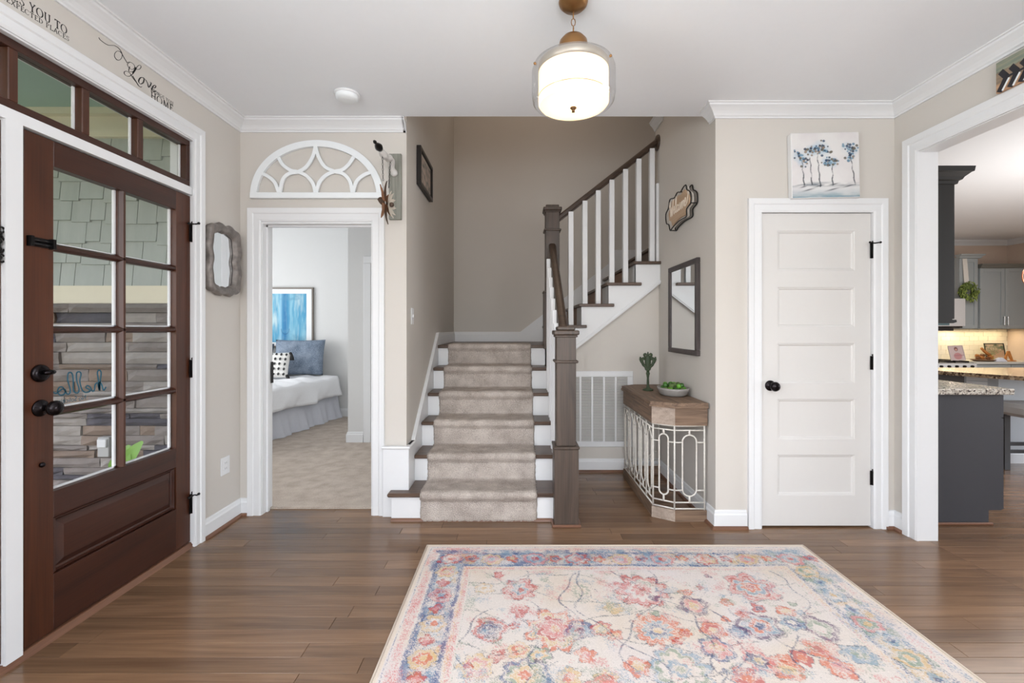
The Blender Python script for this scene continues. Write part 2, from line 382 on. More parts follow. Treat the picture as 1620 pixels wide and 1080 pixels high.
# floor with oak planks
fl = struct('floor', MB().box(-2.05, 8.2, -2.62, 3.262, -.06, -.012).box(-.885, 8.2, 3.262, 7.45, -.06, -.012), plain('subfloor', (60, 44, 34), .8))
def plank_rows(y0, y1, x0, x1, objs, bulk=None):
    y = y0
    while y < y1-1e-4:
        ye = min(y+.083, y1); x = x0-R.uniform(0, 1.2)
        while x < x1:
            L = R.uniform(.7, 1.9); a, b = max(x, x0), min(x+L, x1)
            if b-a > .02:
                t = R.random()
                mb = bulk if bulk is not None else MB()
                c = .0007
                z1 = 0
                vs = [(a+c, y+c, -.012), (b-c, y+c, -.012), (b-c, ye-c, -.012), (a+c, ye-c, -.012), (a+c, y+c, z1-.0008), (b-c, y+c, z1-.0008), (b-c, ye-c, z1-.0008), (a+c, ye-c, z1-.0008),
                      (a+2*c, y+2*c, z1), (b-2*c, y+2*c, z1), (b-2*c, ye-2*c, z1), (a+2*c, ye-2*c, z1)]
                fs = [(0, 1, 5, 4), (1, 2, 6, 5), (2, 3, 7, 6), (3, 0, 4, 7), (4, 5, 9, 8), (5, 6, 10, 9), (6, 7, 11, 10), (7, 4, 8, 11), (8, 9, 10, 11)]
                mb.add(vs, fs, tone=t)
                if bulk is None: mb.build('plank', OAKF, fl)
            x += L
        y = ye
plank_rows(1.54, 3.283, XL, 2.5, True)
plank_rows(2.287, 3.283, 2.5, 4.6, True)
bulk = MB()
plank_rows(-2.446, 1.54, XL, 8.0, False, bulk); plank_rows(1.54, 2.287, 2.5, 8.0, False, bulk); plank_rows(2.287, 3.283, 4.6, 8.0, False, bulk)
plank_rows(3.283, 4.20, .27, XS, False, bulk); plank_rows(3.283, 7.45, 2.55, 8.0, False, bulk)
bulk.build('planks_far', OAKF, fl, kind='stuff')

# trim: baseboards with stained shoe moulding, crown, casings
BP = [(0, 0), (.016, 0), (.016, .088), (.011, .098), (.009, .112), (.005, .118), (0, .118)]
SP = [(.016, 0), (.034, 0), (.033, .008), (.028, .015), (.020, .019), (.016, .019)]
def base(name, path, long='X', shoe=True, z=0, mat=None):
    o = struct(name, MB().sweep(path, [(d, h+z) for d, h in BP]), mat or TRIM)
    if shoe: MB().sweep(path, [(d, h+z) for d, h in SP]).build('shoe_moulding', SHOE if long == 'X' else SHOEY, o)
    return o
base('baseboard_left', [(-1.85, YB), (XL, YB), (XL, 2.776)], 'Y')
base('baseboard_left_front', [(XL, 1.27), (XL, -2.5)], 'Y')
base('baseboard_closet_left', [(1.483, YC), (XS, YC), (XS, 4.12), (.42, 4.12)], 'X')
base('baseboard_closet_right', [(XR, 2.868), (XR, YC), (2.371, YC)], 'X')
base('baseboard_bedroom', [(-1.72, 5.14), (-1.895, 5.14), (-1.895, 6.65), (-5.0, 6.65), (-5.0, 3.3)], shoe=False, z=.01)
base('baseboard_landing', [(.30, YSB), (XSL, YSB), (XSL, 4.42)], shoe=False, z=1.131)
CP = [(0, CZ-.080), (.010, CZ-.080), (.010, CZ-.070), (.018, CZ-.064), (.022, CZ-.056), (.034, CZ-.042), (.054, CZ-.026), (.066, CZ-.018), (.068, CZ-.008), (.078, CZ-.006), (.080, CZ), (0, CZ)]
CP = [(d, z+.04*0) for d, z in CP]
struct('trim_crown_left', MB().sweep([(XSL-.004, YB), (XL, YB), (XL, -2.5)], CP), TRIM)
struct('trim_crown_left_return', MB().sweep([(XSL, YB+.0), (XSL-.02, YB)], CP), TRIM)
struct('trim_crown_right', MB().sweep([(XR, -2.5), (XR, YC), (XS, YC), (XS, 3.03)], CP), TRIM)
struct('trim_crown_kitchen', MB().sweep([(8.0, -2.4), (8.0, 7.45), (2.56, 7.45), (2.56, 3.0)], CP), TRIM)
struct('trim_header_edge', MB().box(XSL, XS, 3.08, 3.09, CZ-.0, CZ+.10), CEIL)
struct('trim_upper_landing', MB().sweep([(XS, 4.0), (XS, 4.24)], [(d*.7, z+.47) for d, z in CP]), TRIM)

def casing(name, kind, a0, a1, ztop, wid, plane, axis, sgn, z0=0, legs=(1, 1)):
    """profiled door casing; inner opening a0..a1 below ztop on a wall plane; sgn = direction out of the wall"""
    prof = [(0, .012), (.012, .016), (wid*.55, .014), (wid*.62, .020), (wid, .022)]   # (distance from opening, thickness)
    mb = MB()
    def put(u, v, d):
        return (u, plane+sgn*d, v) if axis == 'Y' else (plane+sgn*d, u, v)
    path = []
    if legs[0]: path.append((a0, z0))
    path += [(a0, ztop), (a1, ztop)]
    if legs[1]: path.append((a1, z0))
    rings = []
    for i, (u, v) in enumerate(path):
        su = -1 if u == a0 else 1
        top = v == ztop
        ring = []
        for dd, th in prof:
            ring.append((u+su*dd if (legs[0] if su < 0 else legs[1]) else u, v+(dd if top else 0), th))
        ring.append((ring[-1][0], ring[-1][1], 0)); ring.append((u, v, 0))
        rings.append([put(*q) for q in ring])
    n = len(rings[0]); vs = [p for r in rings for p in r]; fs = []
    for i in range(len(rings)-1):
        for k in range(n): fs.append((i*n+k, i*n+(k+1) % n, (i+1)*n+(k+1) % n, (i+1)*n+k))
    fs += [tuple(range(n)), tuple(range((len(rings)-1)*n, len(rings)*n))]
    return mb.add(vs, fs)
struct('trim_bedroom_door', casing('c', '', -1.76, -1.0, 2.026, .09, YB, 'Y', -1), TRIM)
m = MB(); m.box(-1.775, -1.757, YB, 3.29, 0, 2.03); m.box(-1.003, -.985, YB, 3.29, 0, 2.03); m.box(-1.757, -1.003, YB, 3.29, 2.012, 2.03)
m.box(-1.757, -1.745, 3.21, 3.235, 0, 2.012); m.box(-1.757, -1.003, 3.21, 3.235, 2.0, 2.012)
struct('trim_bedroom_jamb', m, TRIM)
MB().box(-1.744, -1.741, 3.245, 3.275, .9, 1.05).build('strike_plate', BLACK, bpy.data.objects['trim_bedroom_jamb'])
struct('trim_closet_door', casing('c', '', 1.578, 2.296, 2.034, .088, YC, 'Y', -1), TRIM)
m = MB(); m.box(1.56, 1.579, YC, YC+.12, 0, 2.045); m.box(2.296, 2.315, YC, YC+.12, 0, 2.045); m.box(1.56, 2.315, YC, YC+.12, 2.036, 2.055)
struct('trim_closet_jamb', m, TRIM)
struct('trim_kitchen_opening', casing('c', '', .5, 2.768, 2.36, .098, XR, 'X', -1), TRIM)
m = MB(); m.box(XR, 2.556, 2.770, 2.788, 0, 2.37); m.box(XR, 2.556, .5, .518, 0, 2.37); m.box(XR, 2.556, .518, 2.77, 2.356, 2.372)
struct('trim_kitchen_jamb', m, TRIM)
struct('trim_front_door', casing('c', '', 1.36, 2.695, 2.40, .08, XL, 'X', 1), TRIM)
m = MB(); m.box(-2.05, -1.905, 2.705, 2.72, 0, 2.405); m.box(-2.05, -1.905, 1.345, 1.365, 0, 2.405); m.box(-2.05, -1.905, 1.36, 2.705, 2.393, 2.408)
m.box(-2.0, -1.915, 1.713, 1.774, 0.02, 2.074)
m.box(-2.0, -1.915, 1.36, 2.705, 2.074, 2.119)
struct('trim_front_door_frame', m, TRIM)
struct('trim_threshold', MB().box(-2.06, -1.925, 1.36, 2.705, -.01, .024).prism([(-1.925, 0), (-1.905, 0), (-1.925, .02)], 'Y', 1.33, 2.72), SHOEY)

# tall plinth at the wall end beside the stair and light switch / outlet
m = MB(); m.cbox(-.915, -.735, 3.120, 3.175, 0, .465, .003); m.sweep([(-.735, 3.30), (-.735, 3.12), (-.918, 3.12)], [(0, .465), (.006, .465), (.010, .472), (.006, .480), (0, .482), (-.02, .482), (-.02, .465)])
m.cbox(-.760, -.735, 3.17, 3.30, 0, .482)
struct('trim_wall_end_plinth', m, TRIM)

# ================================================================ FRONT DOOR (door_1), transom, sidelight
XD = -1.93
def framed_glass(mb, x0, x1, ya, yb, za, zb, st): # frame ring in the YZ plane
    mb.cbox(x0, x1, ya, ya+st, za, zb, .002); mb.cbox(x0, x1, yb-st, yb, za, zb, .002)
    return mb.cbox(x0, x1, ya+st, yb-st, zb-st, zb, .002).cbox(x0, x1, ya+st, yb-st, za, za+st, .002)
dr = bpy.data.objects.new('door_1', None); COL.objects.link(dr); dr.location = (XD, 2.24, .03); dr['kind'] = 'structure'
y0, y1, g0, g1 = 1.791, 2.704, 1.906, 2.593
z0, z1, gz0, gz1 = .03, 2.068, .607, 1.962
for a, b in ((y0, g0), (g1, y1)): MB().cbox(XD-.045, XD, a, b, z0, z1, .0015).build('stile', MAHOG, dr)
MB().cbox(XD-.045, XD, g0, g1, gz1, z1, .0015).build('top_rail', MAHOGH, dr)
MB().cbox(XD-.045, XD, g0, g1, .500, gz0, .0015).build('middle_rail', MAHOGH, dr)
MB().cbox(XD-.045, XD, g0, g1, z0, .262, .0015).build('bottom_rail', MAHOGH, dr)
# raised bottom panel
m = MB(); e = .045
vs = []
for d, dx in ((0, -.012), (.010, -.003), (.014, -.016), (.022, -.020), (e, -.008), (e+.004, -.006)):
    vs += [(XD+dx, g0+d, .262+d), (XD+dx, g1-d, .262+d), (XD+dx, g1-d, .5-d), (XD+dx, g0+d, .5-d)]
fs = []
for i in range(5):
    for k in range(4): fs.append((i*4+k, i*4+(k+1) % 4, (i+1)*4+(k+1) % 4, (i+1)*4+k))
fs.append((20, 21, 22, 23)); m.add(vs, fs); m.box(XD-.04, XD-.025, g0, g1, .262, .5)
m.build('raised_panel', MAHOGH, dr)
mun = [.934, 1.281, 1.628]; my = 2.2535
def muntin(pts, parent, nm='muntin', mat=None): pass
for zc in mun:
    MB().prism([(XD-.04, zc-.015), (XD-.016, zc-.015), (XD-.002, zc-.006), (XD-.002, zc+.006), (XD-.016, zc+.015), (XD-.04, zc+.015)], 'Y', g0, g1).build('muntin', MAHOGH, dr)
MB().prism([(XD-.04, my-.016), (XD-.016, my-.016), (XD-.002, my-.006), (XD-.002, my+.006), (XD-.016, my+.016), (XD-.04, my+.016)], 'Z', gz0, gz1).build('muntin', MAHOG, dr)
zz = [gz0]+mun+[gz1]
for i in range(4):
    for a, b in ((g0, my-.016), (my+.016, g1)):
        za, zb = zz[i]+(.015 if i else 0), zz[i+1]-(.015 if i < 3 else 0)
        MB().box(XD-.031, XD-.025, a, b, za, zb).build('pane', GLASS, dr)
        q = MB()     # white glazing bead around the outer face of the pane
        q.box(XD-.043, XD-.032, b-.010, b, za, zb).box(XD-.043, XD-.032, a, b, za, za+.007)
        q.build('glazing_bead', TRIM, dr)
# hardware
def knob(cx, cy, cz, ax, sgn, parent, nm='door_knob', scale=1):
    prof = [(0, 0), (.034, 0), (.034, .004), (.030, .009), (.014, .012), (.011, .020), (.011, .034), (.020, .040), (.029, .050), (.031, .062), (.026, .073), (.014, .080), (0, .082)]
    return MB().lathe([(r*scale, sgn*z*scale) for r, z in prof], (cx, cy, cz), 28, ax).build(nm, BRONZE, parent)
knob(XD, 1.852, .964, 'X', 1, dr)
m = MB(); m.lathe([(0, 0), (.036, 0), (.036, .006), (.031, .013), (.020, .016), (0, .016)], (XD, 1.850, 1.105), 28, 'X'); m.ball((XD+.028, 1.862, 1.108), .018, 10, (.8, 1.35, .62)); m.build('deadbolt', BRONZE, dr)
MB().lathe([(0, 0), (.010, 0), (.011, .006), (.007, .012), (0, .013)], (XD, 1.856, .733), 16, 'X').build('viewer_button', BRONZE, dr)
m = MB(); m.cbox(XD, XD+.006, 1.800, 1.898, 1.615, 1.652, .001); m.tube([(XD+.012, 1.802, 1.6395), (XD+.012, 1.896, 1.6395)], .006); m.tube([(XD+.012, 1.802, 1.6245), (XD+.012, 1.902, 1.6245)], .006)
m.box(XD, XD+.02, 1.80, 1.812, 1.613, 1.654).box(XD, XD+.02, 1.886, 1.898, 1.613, 1.654); m.build('slide_bolt', BLACK, dr)
def hinge(x, y, z, ax, parent, stop=0, h=.1):
    m = MB(); m.tube([(x, y, z-h/2), (x, y, z+h/2)], .0085, 10)
    m.ball((x, y, z+h/2+.006), .008, 6)
    if ax == 'Y': m.box(x-.016, x+.016, y+.002, y+.006, z-h/2, z+h/2)
    else: m.box(x-.006, x-.002, y-.02, y+.02, z-h/2, z+h/2)
    if stop:
        zz_ = z+h/2-.005
        if ax == 'Y': m.tube([(x-.034, y-.02, zz_+.004), (x, y-.012, zz_), (x+.03, y-.02, zz_+.004)], .004, 8); m.ball((x-.036, y-.02, zz_+.004), .007, 6); m.ball((x+.032, y-.02, zz_+.004), .007, 6)
        else: m.tube([(x+.012, y-.045, zz_-.004), (x+.016, y-.01, zz_), (x+.036, y-.014, zz_), (x+.041, y-.010, zz_+.004)], .0045, 8); m.ball((x+.012, y-.047, zz_-.004), .008, 6); m.ball((x+.042, y-.008, zz_+.005), .008, 6)
    return m.build('hinge', BLACK, parent)
hinge(XD+.012, 2.707, 1.853, 'X', dr, 1, .11); hinge(XD+.012, 2.707, 1.05, 'X', dr, 0, .105); hinge(XD+.012, 2.707, .253, 'X', dr, 1, .115)
# mirrored "hello / No Soliciting" lettering stuck on the glass (reads from the porch)
def onpane(px, py, d): p = atX(px, py, XD-.0235); return (XD-.0235+d, p.y, p.z)
def z5(pts): return [Vector((40+a/7.717, 560+b/7.717)) for a, b in pts]
TEAL = plain('teal_lettering', (28, 84, 104), .5)
m = MB()
hello = z5([(985, 400), (955, 440), (935, 380), (905, 340), (900, 440), (893, 330), (880, 230), (900, 195), (925, 225), (915, 330), (903, 440), (880, 350), (850, 380), (845, 430), (820, 452), (790, 400), (755, 385), (738, 410), (770, 425), (790, 450), (735, 467), (690, 430), (665, 330), (680, 240), (655, 215), (625, 235), (628, 330), (655, 420), (645, 468), (610, 470), (585, 430), (585, 340), (575, 250), (550, 222), (522, 240), (518, 320), (545, 420), (545, 470), (515, 490), (485, 450), (455, 405), (415, 405), (393, 450), (420, 497), (470, 490), (490, 440), (455, 425), (410, 455), (370, 480), (335, 460)])
sp = spline(hello, 5); ribbon(m, sp, 1.0, onpane, .0008); m.build('hello_lettering', TEAL, dr)
def bfont(txt, fn, mat, name, parent, width):
    c = bpy.data.curves.new('tmp_text', 'FONT'); c.body = txt; c.size = 1; o = bpy.data.objects.new('tmp_text', c); COL.objects.link(o)
    bpy.context.view_layer.update(); me = o.to_mesh(); vs = [v.co.copy() for v in me.vertices]; fs = [tuple(p.vertices) for p in me.polygons]; o.to_mesh_clear()
    bpy.data.objects.remove(o); bpy.data.curves.remove(c)
    k = width/max(v.x for v in vs); m = MB(); m.add([fn(v.x*k, v.y*k) for v in vs], fs); return m.build(name, mat, parent)
bfont('No Soliciting', lambda u, v: (XD-.0230, 2.075-u, .965+v*1.1), TEAL, 'no_soliciting_lettering', dr, .14)
# transom
tr = bpy.data.objects.new('window_4', None); COL.objects.link(tr); tr.location = (XD, 2.0, 2.12); tr['kind'] = 'structure'
TZ0, TZ1 = 2.121, 2.392
MB().cbox(XD-.05, XD+.004, 1.37, 2.695, TZ1-.034, TZ1, .002).cbox(XD-.05, XD+.004, 1.37, 2.695, TZ0, TZ0+.034, .002).cbox(XD-.05, XD+.004, 2.668, 2.695, TZ0+.034, TZ1-.034, .002).cbox(XD-.05, XD+.004, 1.37, 1.40, TZ0+.034, TZ1-.034, .002).build('frame', MAHOGH, tr)
edges = [1.40, 1.752, 2.048, 2.345, 2.668]
for q in edges[1:-1]: MB().cbox(XD-.05, XD+.002, q-.018, q+.018, TZ0+.034, TZ1-.034, .003).build('mullion', MAHOG, tr)
for i in range(4):
    a = edges[i]+(.018 if i else 0); b = edges[i+1]-(.018 if i < 3 else 0)
    MB().box(XD-.031, XD-.025, a, b, TZ0+.034, TZ1-.034).build('pane', GLASS, tr)
    MB().box(XD-.04, XD-.032, b-.009, b, TZ0+.034, TZ1-.034).build('glazing_bead', TRIM, tr)
# sidelight
sl = bpy.data.objects.new('window_5', None); COL.objects.link(sl); sl.location = (XD, 1.53, .03); sl['kind'] = 'structure'
MB().cbox(XD-.045, XD, 1.37, 1.445, .03, 2.068, .002).cbox(XD-.045, XD, 1.62, 1.712, .03, 2.068, .002).build('stile', MAHOG, sl)
MB().cbox(XD-.045, XD, 1.445, 1.62, 1.962, 2.068, .002).cbox(XD-.045, XD, 1.445, 1.62, .5, .607, .002).cbox(XD-.045, XD, 1.445, 1.62, .03, .262, .002).cbox(XD-.04, XD-.012, 1.445, 1.62, .262, .5, .002).build('rail', MAHOGH, sl)
for zc in mun: MB().cbox(XD-.04, XD-.002, 1.445, 1.62, zc-.015, zc+.015, .004).build('muntin', MAHOGH, sl)
MB().box(XD-.031, XD-.025, 1.445, 1.62, .607, 1.962).build('pane', GLASS, sl)
# ornamental iron hook on sidelight stile
m = MB()
for s_ in (-1, 1):
    m.tube([(XD+.008, 1.694+s_*(.004+.022*math.sin(t)), 1.60+.05*(t/PI-.5)*1.6) for t in [PI*k/10 for k in range(11)]], .0035, 6)
    m.tube([(XD+.008, 1.694+s_*(.012+.010*math.cos(t)), 1.655+.010*math.sin(t)) for t in [2*PI*k/12 for k in range(12)]], .0035, 6, closed=True)
    m.tube([(XD+.008, 1.694+s_*(.012+.012*math.cos(t)), 1.548+.014*math.sin(t)) for t in [2*PI*k/12 for k in range(12)]], .0035, 6, closed=True)
m.tube([(XD+.004, 1.694, 1.525), (XD+.012, 1.694, 1.6), (XD+.004, 1.694, 1.675)], .005, 8)
for k in range(4): m.ball((XD+.010, 1.694, 1.55+.03*k), .011, 8)
o = m.build('iron_ornament', BLACK); tag(o, 'ornate black iron scroll ornament hanging at the left photo edge beside the white post', 'ornament'); rebase(o, (XD, 1.694, 1.525))

# wall lettering above the door (serif capitals built from strokes)
FONT = {
 'A': (.8, [((.08, 0), (.40, 1), .03), ((.40, 1), (.70, 0), .07), ((.2, .35), (.6, .35), .03), ((0, .02), (.18, .02), .02), ((.58, .02), (.82, .02), .02)]),
 'B': (.66, [((.15, 0), (.15, 1), .07), 'arc', (.15, .75, .33, .25), 'arc', (.15, .26, .40, .26), ((.02, .98), (.3, .98), .02), ((.02, .02), (.3, .02), .02)]),
 'C': (.8, ['ring', (.42, .5, .38, .5, .7, 5.6)]),
 'D': (.82, [((.15, 0), (.15, 1), .07), 'arc', (.15, .5, .58, .5), ((.02, .98), (.3, .98), .02), ((.02, .02), (.3, .02), .02)]),
 'E': (.64, [((.15, 0), (.15, 1), .07), ((.02, .98), (.56, .98), .025), ((.15, .52), (.46, .52), .025), ((.02, .02), (.6, .02), .025), ((.56, 1), (.56, .84), .02), ((.6, 0), (.6, .17), .02)]),
 'G': (.82, ['ring', (.42, .5, .38, .5, .7, 5.8), ((.72, .05), (.72, .42), .06), ((.58, .42), (.84, .42), .02)]),
 'H': (.84, [((.15, 0), (.15, 1), .07), ((.67, 0), (.67, 1), .07), ((.15, .52), (.67, .52), .025), ((.02, .98), (.28, .98), .02), ((.02, .02), (.28, .02), .02), ((.54, .98), (.8, .98), .02), ((.54, .02), (.8, .02), .02)]),
 'I': (.32, [((.15, 0), (.15, 1), .07), ((.02, .98), (.28, .98), .02), ((.02, .02), (.28, .02), .02)]),
 'K': (.76, [((.15, 0), (.15, 1), .07), ((.18, .42), (.62, .98), .03), ((.3, .55), (.7, 0), .07), ((.02, .98), (.28, .98), .02), ((.02, .02), (.28, .02), .02), ((.5, .98), (.74, .98), .02)]),
 'L': (.62, [((.15, 0), (.15, 1), .07), ((.02, .98), (.3, .98), .02), ((.02, .02), (.58, .02), .025), ((.58, 0), (.58, .2), .02)]),
 'M': (1.0, [((.15, 0), (.17, 1), .03), ((.17, 1), (.48, .05), .07), ((.48, .05), (.80, 1), .03), ((.80, 1), (.84, 0), .07), ((.03, .02), (.27, .02), .02), ((.7, .02), (.97, .02), .02)]),
 'N': (.86, [((.15, 0), (.15, 1), .03), ((.15, 1), (.7, 0), .07), ((.7, 0), (.7, 1), .03), ((.02, .02), (.28, .02), .02), ((.57, .98), (.83, .98), .02)]),
 'O': (.88, ['ring', (.42, .5, .39, .5, 0, 6.2832)]),
 'P': (.64, [((.15, 0), (.15, 1), .07), 'arc', (.15, .74, .38, .26), ((.02, .98), (.3, .98), .02), ((.02, .02), (.3, .02), .02)]),
 'R': (.74, [((.15, 0), (.15, 1), .07), 'arc', (.15, .74, .36, .26), ((.3, .48), (.68, 0), .07), ((.02, .98), (.3, .98), .02), ((.02, .02), (.3, .02), .02)]),
 'S': (.6, ['s', None]),
 'T': (.74, [((.36, 0), (.36, 1), .07), ((.02, .97), (.70, .97), .025), ((.22, .02), (.5, .02), .02), ((.03, 1), (.03, .82), .02), ((.69, 1), (.69, .82), .02)]),
 'U': (.84, ['u', None, ((.02, .98), (.28, .98), .02), ((.56, .98), (.8, .98), .02)]),
 'X': (.78, [((.08, 1), (.66, 0), .07), ((.64, 1), (.08, 0), .03), ((0, .98), (.22, .98), .02), ((.5, .98), (.74, .98), .02), ((0, .02), (.2, .02), .02), ((.54, .02), (.78, .02), .02)]),
 'Y': (.76, [((.06, 1), (.36, .48), .07), ((.66, 1), (.36, .48), .03), ((.36, .5), (.36, 0), .07), ((0, .98), (.2, .98), .02), ((.54, .98), (.76, .98), .02), ((.24, .02), (.5, .02), .02)]),
 ' ': (.34, [])}
def letters(txt, u0, v0, h, wtot, fn, depth, mb, gap=.12):
    tot = sum(FONT[c][0]+gap for c in txt)-gap; sx = wtot/tot; x = u0
    def F2(p): return (x+p[0]*sx, v0+p[1]*h)
    for c in txt:
        wd, st = FONT[c]; i = 0
        while i < len(st):
            q = st[i]
            if q == 'arc':
                cx, cy, rx, ry = st[i+1]; i += 1
                pts = [Vector(F2((cx+rx*math.sin(t), cy+ry*math.cos(t)))) for t in [PI*k/10 for k in range(11)]]
                ribbon(mb, pts, callig(pts, .115*h*.55, .045*h*.55), fn, depth)
            elif q == 'ring':
                cx, cy, rx, ry, a, b = st[i+1]; i += 1
                pts = [Vector(F2((cx+rx*math.cos(a+(b-a)*k/20), cy+ry*math.sin(a+(b-a)*k/20)))) for k in range(21)]
                ribbon(mb, pts, callig(pts, .115*h*.55, .045*h*.55), fn, depth)
            elif q == 's':
                i += 1; pts = spline([Vector(F2(p)+(0,)) for p in ((.50, .80), (.46, .95), (.26, 1.0), (.10, .88), (.10, .70), (.28, .54), (.46, .38), (.50, .18), (.36, .02), (.16, .02), (.06, .22))], 3)
                ribbon(mb, pts, callig(pts, .11*h*.5, .05*h*.5), fn, depth)
            elif q == 'u':
                i += 1; pts = spline([Vector(F2(p)+(0,)) for p in ((.15, 1), (.15, .35), (.22, .08), (.42, 0), (.62, .08), (.69, .35), (.69, 1))], 4)
                ribbon(mb, pts, callig(pts, .115*h*.55, .05*h*.55), fn, depth)
            else:
                a, b, w_ = q; ribbon(mb, [Vector(F2(a)), Vector(F2(b))], (w_*.9 if w_ > .03 else .045)*h, fn, depth)
            i += 1
        x += (wd+gap)*sx
def onleft(u, v, d): return (XL+.0003+d, u, v)
INK = plain('black_vinyl', (22, 22, 24), .55)
m = MB(); letters('YOU TO', 1.792, 2.534, .033, .150, onleft, .0006, m); letters('TAKES', 1.64, 2.534, .033, .135, onleft, .0006, m)
letters('UNEXPECTED', 1.672, 2.511, .0185, .171, onleft, .0006, m); letters('PLACES', 1.855, 2.511, .0185, .096, onleft, .0006, m)
o = m.build('wall_lettering', INK); tag(o, 'black wall lettering reading YOU TO EXPECTED PLACES near top left photo corner', 'lettering'); rebase(o, (XL, 1.8, 2.51))
def zL(pts):
    out = []
    for a, b in pts: p = atX(140+a/6.75, 40+b/6.75, XL); out.append(Vector((p.y, p.z, 0)))
    return out
lv = thing('wall_lettering', (XL, 2.3, 2.49), 'black script wall lettering reading Love with BRINGS YOU HOME above the door', 'lettering')
m = MB()
def scr(pts, tk, tn, ang=1.9, n=6):
    s_ = spline(zL(pts), n); ribbon(m, s_, callig(s_, tk, tn, ang), onleft, .0006)
scr([(108, 130), (130, 160), (205, 210), (280, 218), (330, 255), (358, 310), (345, 360), (310, 372), (280, 340), (280, 300), (310, 275), (345, 290), (375, 340), (412, 400)], .0021, .0008, 2.4)
scr([(412, 400), (440, 392), (480, 415), (492, 450), (465, 472), (430, 450), (415, 415), (440, 395)], .0016, .0007)
scr([(440, 440), (430, 490), (470, 495), (500, 470), (540, 470), (560, 445), (548, 425), (520, 440), (500, 480), (470, 520), (430, 545), (390, 530), (380, 500), (405, 490), (440, 510), (470, 560), (510, 610), (545, 655), (572, 655)], .0022, .0009)
scr([(505, 450), (490, 480), (470, 515)], .0042, .002)
scr([(470, 540), (500, 590), (535, 645), (560, 662)], .0034, .0012)
scr([(590, 560), (555, 560), (535, 595), (550, 625), (580, 615), (592, 580), (585, 560), (612, 585)], .0036, .0010, 1.57)
scr([(612, 585), (632, 625), (640, 662), (660, 640), (668, 615), (655, 605)], .0034, .0010, 1.57)
scr([(672, 650), (700, 668), (718, 655), (712, 640), (690, 650), (678, 685), (695, 708), (722, 700)], .0034, .0010, 1.57)
m.build('script_word', INK, lv)
m = MB(); letters('HOME', 2.387, 2.489, .037, .156, onleft, .0006, m); m.build('capital_word', INK, lv)
m = MB(); letters('BRINGS YOU', 2.387, 2.529, .0165, .156, onleft, .0006, m); m.build('small_words', INK, lv)

# ================================================================ PORCH outside the door
PY = 2.85
porch = struct('floor_porch', MB().box(-4.4, -2.05, -2.0, PY, -.25, -.06), plain('porch_concrete', (150, 146, 140), .8, noise=.1, scale=12, bump=.2))
struct('ground_outside', MB().box(-30, -4.4, -20, 20, -.8, -.5), plain('lawn', (92, 116, 62), .95, noise=.3, scale=6, bump=.5, bscale=60))
struct('ceiling_porch', MB().box(-4.4, -2.05, -2.0, PY, 2.64, 2.7), plain('porch_ceiling_paint', (170, 196, 186), .7))
pw = struct('wall_porch', MB().box(-5.0, -2.05, PY+.015, PY+.31, -.25, 2.9), plain('porch_sheathing', (70, 68, 66), .9))
CREAM = plain('cream_exterior_trim', (226, 218, 194), .6)
MB().box(-5.0, -2.05, PY-.03, PY+.02, 2.47, 2.52).box(-5.0, -2.05, PY-.018, PY+.02, 2.52, 2.62).box(-5.0, -2.05, PY-.06, PY+.02, 2.60, 2.64).build('frieze_board', CREAM, pw)
MB().box(-5.0, -2.05, PY-.025, PY+.02, 1.443, 1.552).build('band_board', CREAM, pw)
MB().box(-2.085, -2.05, PY-.02, PY+.02, -.06, 2.47).build('corner_trim', CREAM, pw)
shk = wood('painted_shake', (166, 172, 166), (184, 189, 182), 'Z', .75, .6, .15, tone=False, contrast=.7)
row = 0; zb = 1.552
while zb < 2.47:
    x = -2.085-.0*row; x -= 0
    x -= R.uniform(0, .0)
    while x > -3.75:
        wd = R.choice([.09, .12, .15, .18, .2]); st = R.choice([0, 0, .012, -.012]) if row else 0
        zt = min(zb+.16, 2.47)
        if zb+st < 2.46:
            MB().add([(x-wd+.004, PY-.018, zb+st), (x, PY-.018, zb+st), (x, PY-.002, zt), (x-wd+.004, PY-.002, zt), (x-wd+.004, PY+.02, zb+st), (x, PY+.02, zb+st), (x, PY+.02, zt), (x-wd+.004, PY+.02, zt)],
                     [(0, 1, 2, 3), (4, 7, 6, 5), (0, 4, 5, 1), (1, 5, 6, 2), (2, 6, 7, 3), (3, 7, 4, 0)]).build('shake', shk, pw)
        x -= wd
    zb += .132; row += 1
stones = [plain('ledge_stone_grey', (128, 120, 115), .85, noise=.3, scale=14, bump=.8, bscale=40), plain('ledge_stone_tan', (130, 113, 99), .85, noise=.3, scale=14, bump=.8, bscale=40),
          plain('ledge_stone_dark', (76, 73, 80), .85, noise=.3, scale=14, bump=.8, bscale=40), plain('ledge_stone_pale', (150, 144, 138), .85, noise=.25, scale=14, bump=.8, bscale=40)]
def stone_mesh(mb, x0, x1, z0, z1, yb, d):
    # rough ledge stone: front face subdivided and jittered
    nx = max(2, int((x1-x0)/.06)); vs = []; fs = []
    for j in range(3):
        for i in range(nx+1):
            e_ = (i in (0, nx)) or j in (0, 2)
            vs.append((x0+(x1-x0)*i/nx, yb-d*(.62 if e_ else 1)-R.uniform(0, .01), z0+(z1-z0)*j/2+(0 if j != 1 else R.uniform(-.004, .004))))
    n1 = nx+1
    for j in range(2):
        for i in range(nx): fs.append((j*n1+i, j*n1+i+1, (j+1)*n1+i+1, (j+1)*n1+i))
    k = len(vs); vs += [(x0, yb, z0), (x1, yb, z0), (x1, yb, z1), (x0, yb, z1)]
    fs += [tuple([k, k+1]+list(range(nx, -1, -1))), tuple([k+3]+list(range(2*n1, 3*n1))+[k+2]), (k, 0, n1, 2*n1, k+3), (k+1, k+2, 3*n1-1, 2*n1-1, n1-1)]
    mb.add(vs, fs)
z = -.06
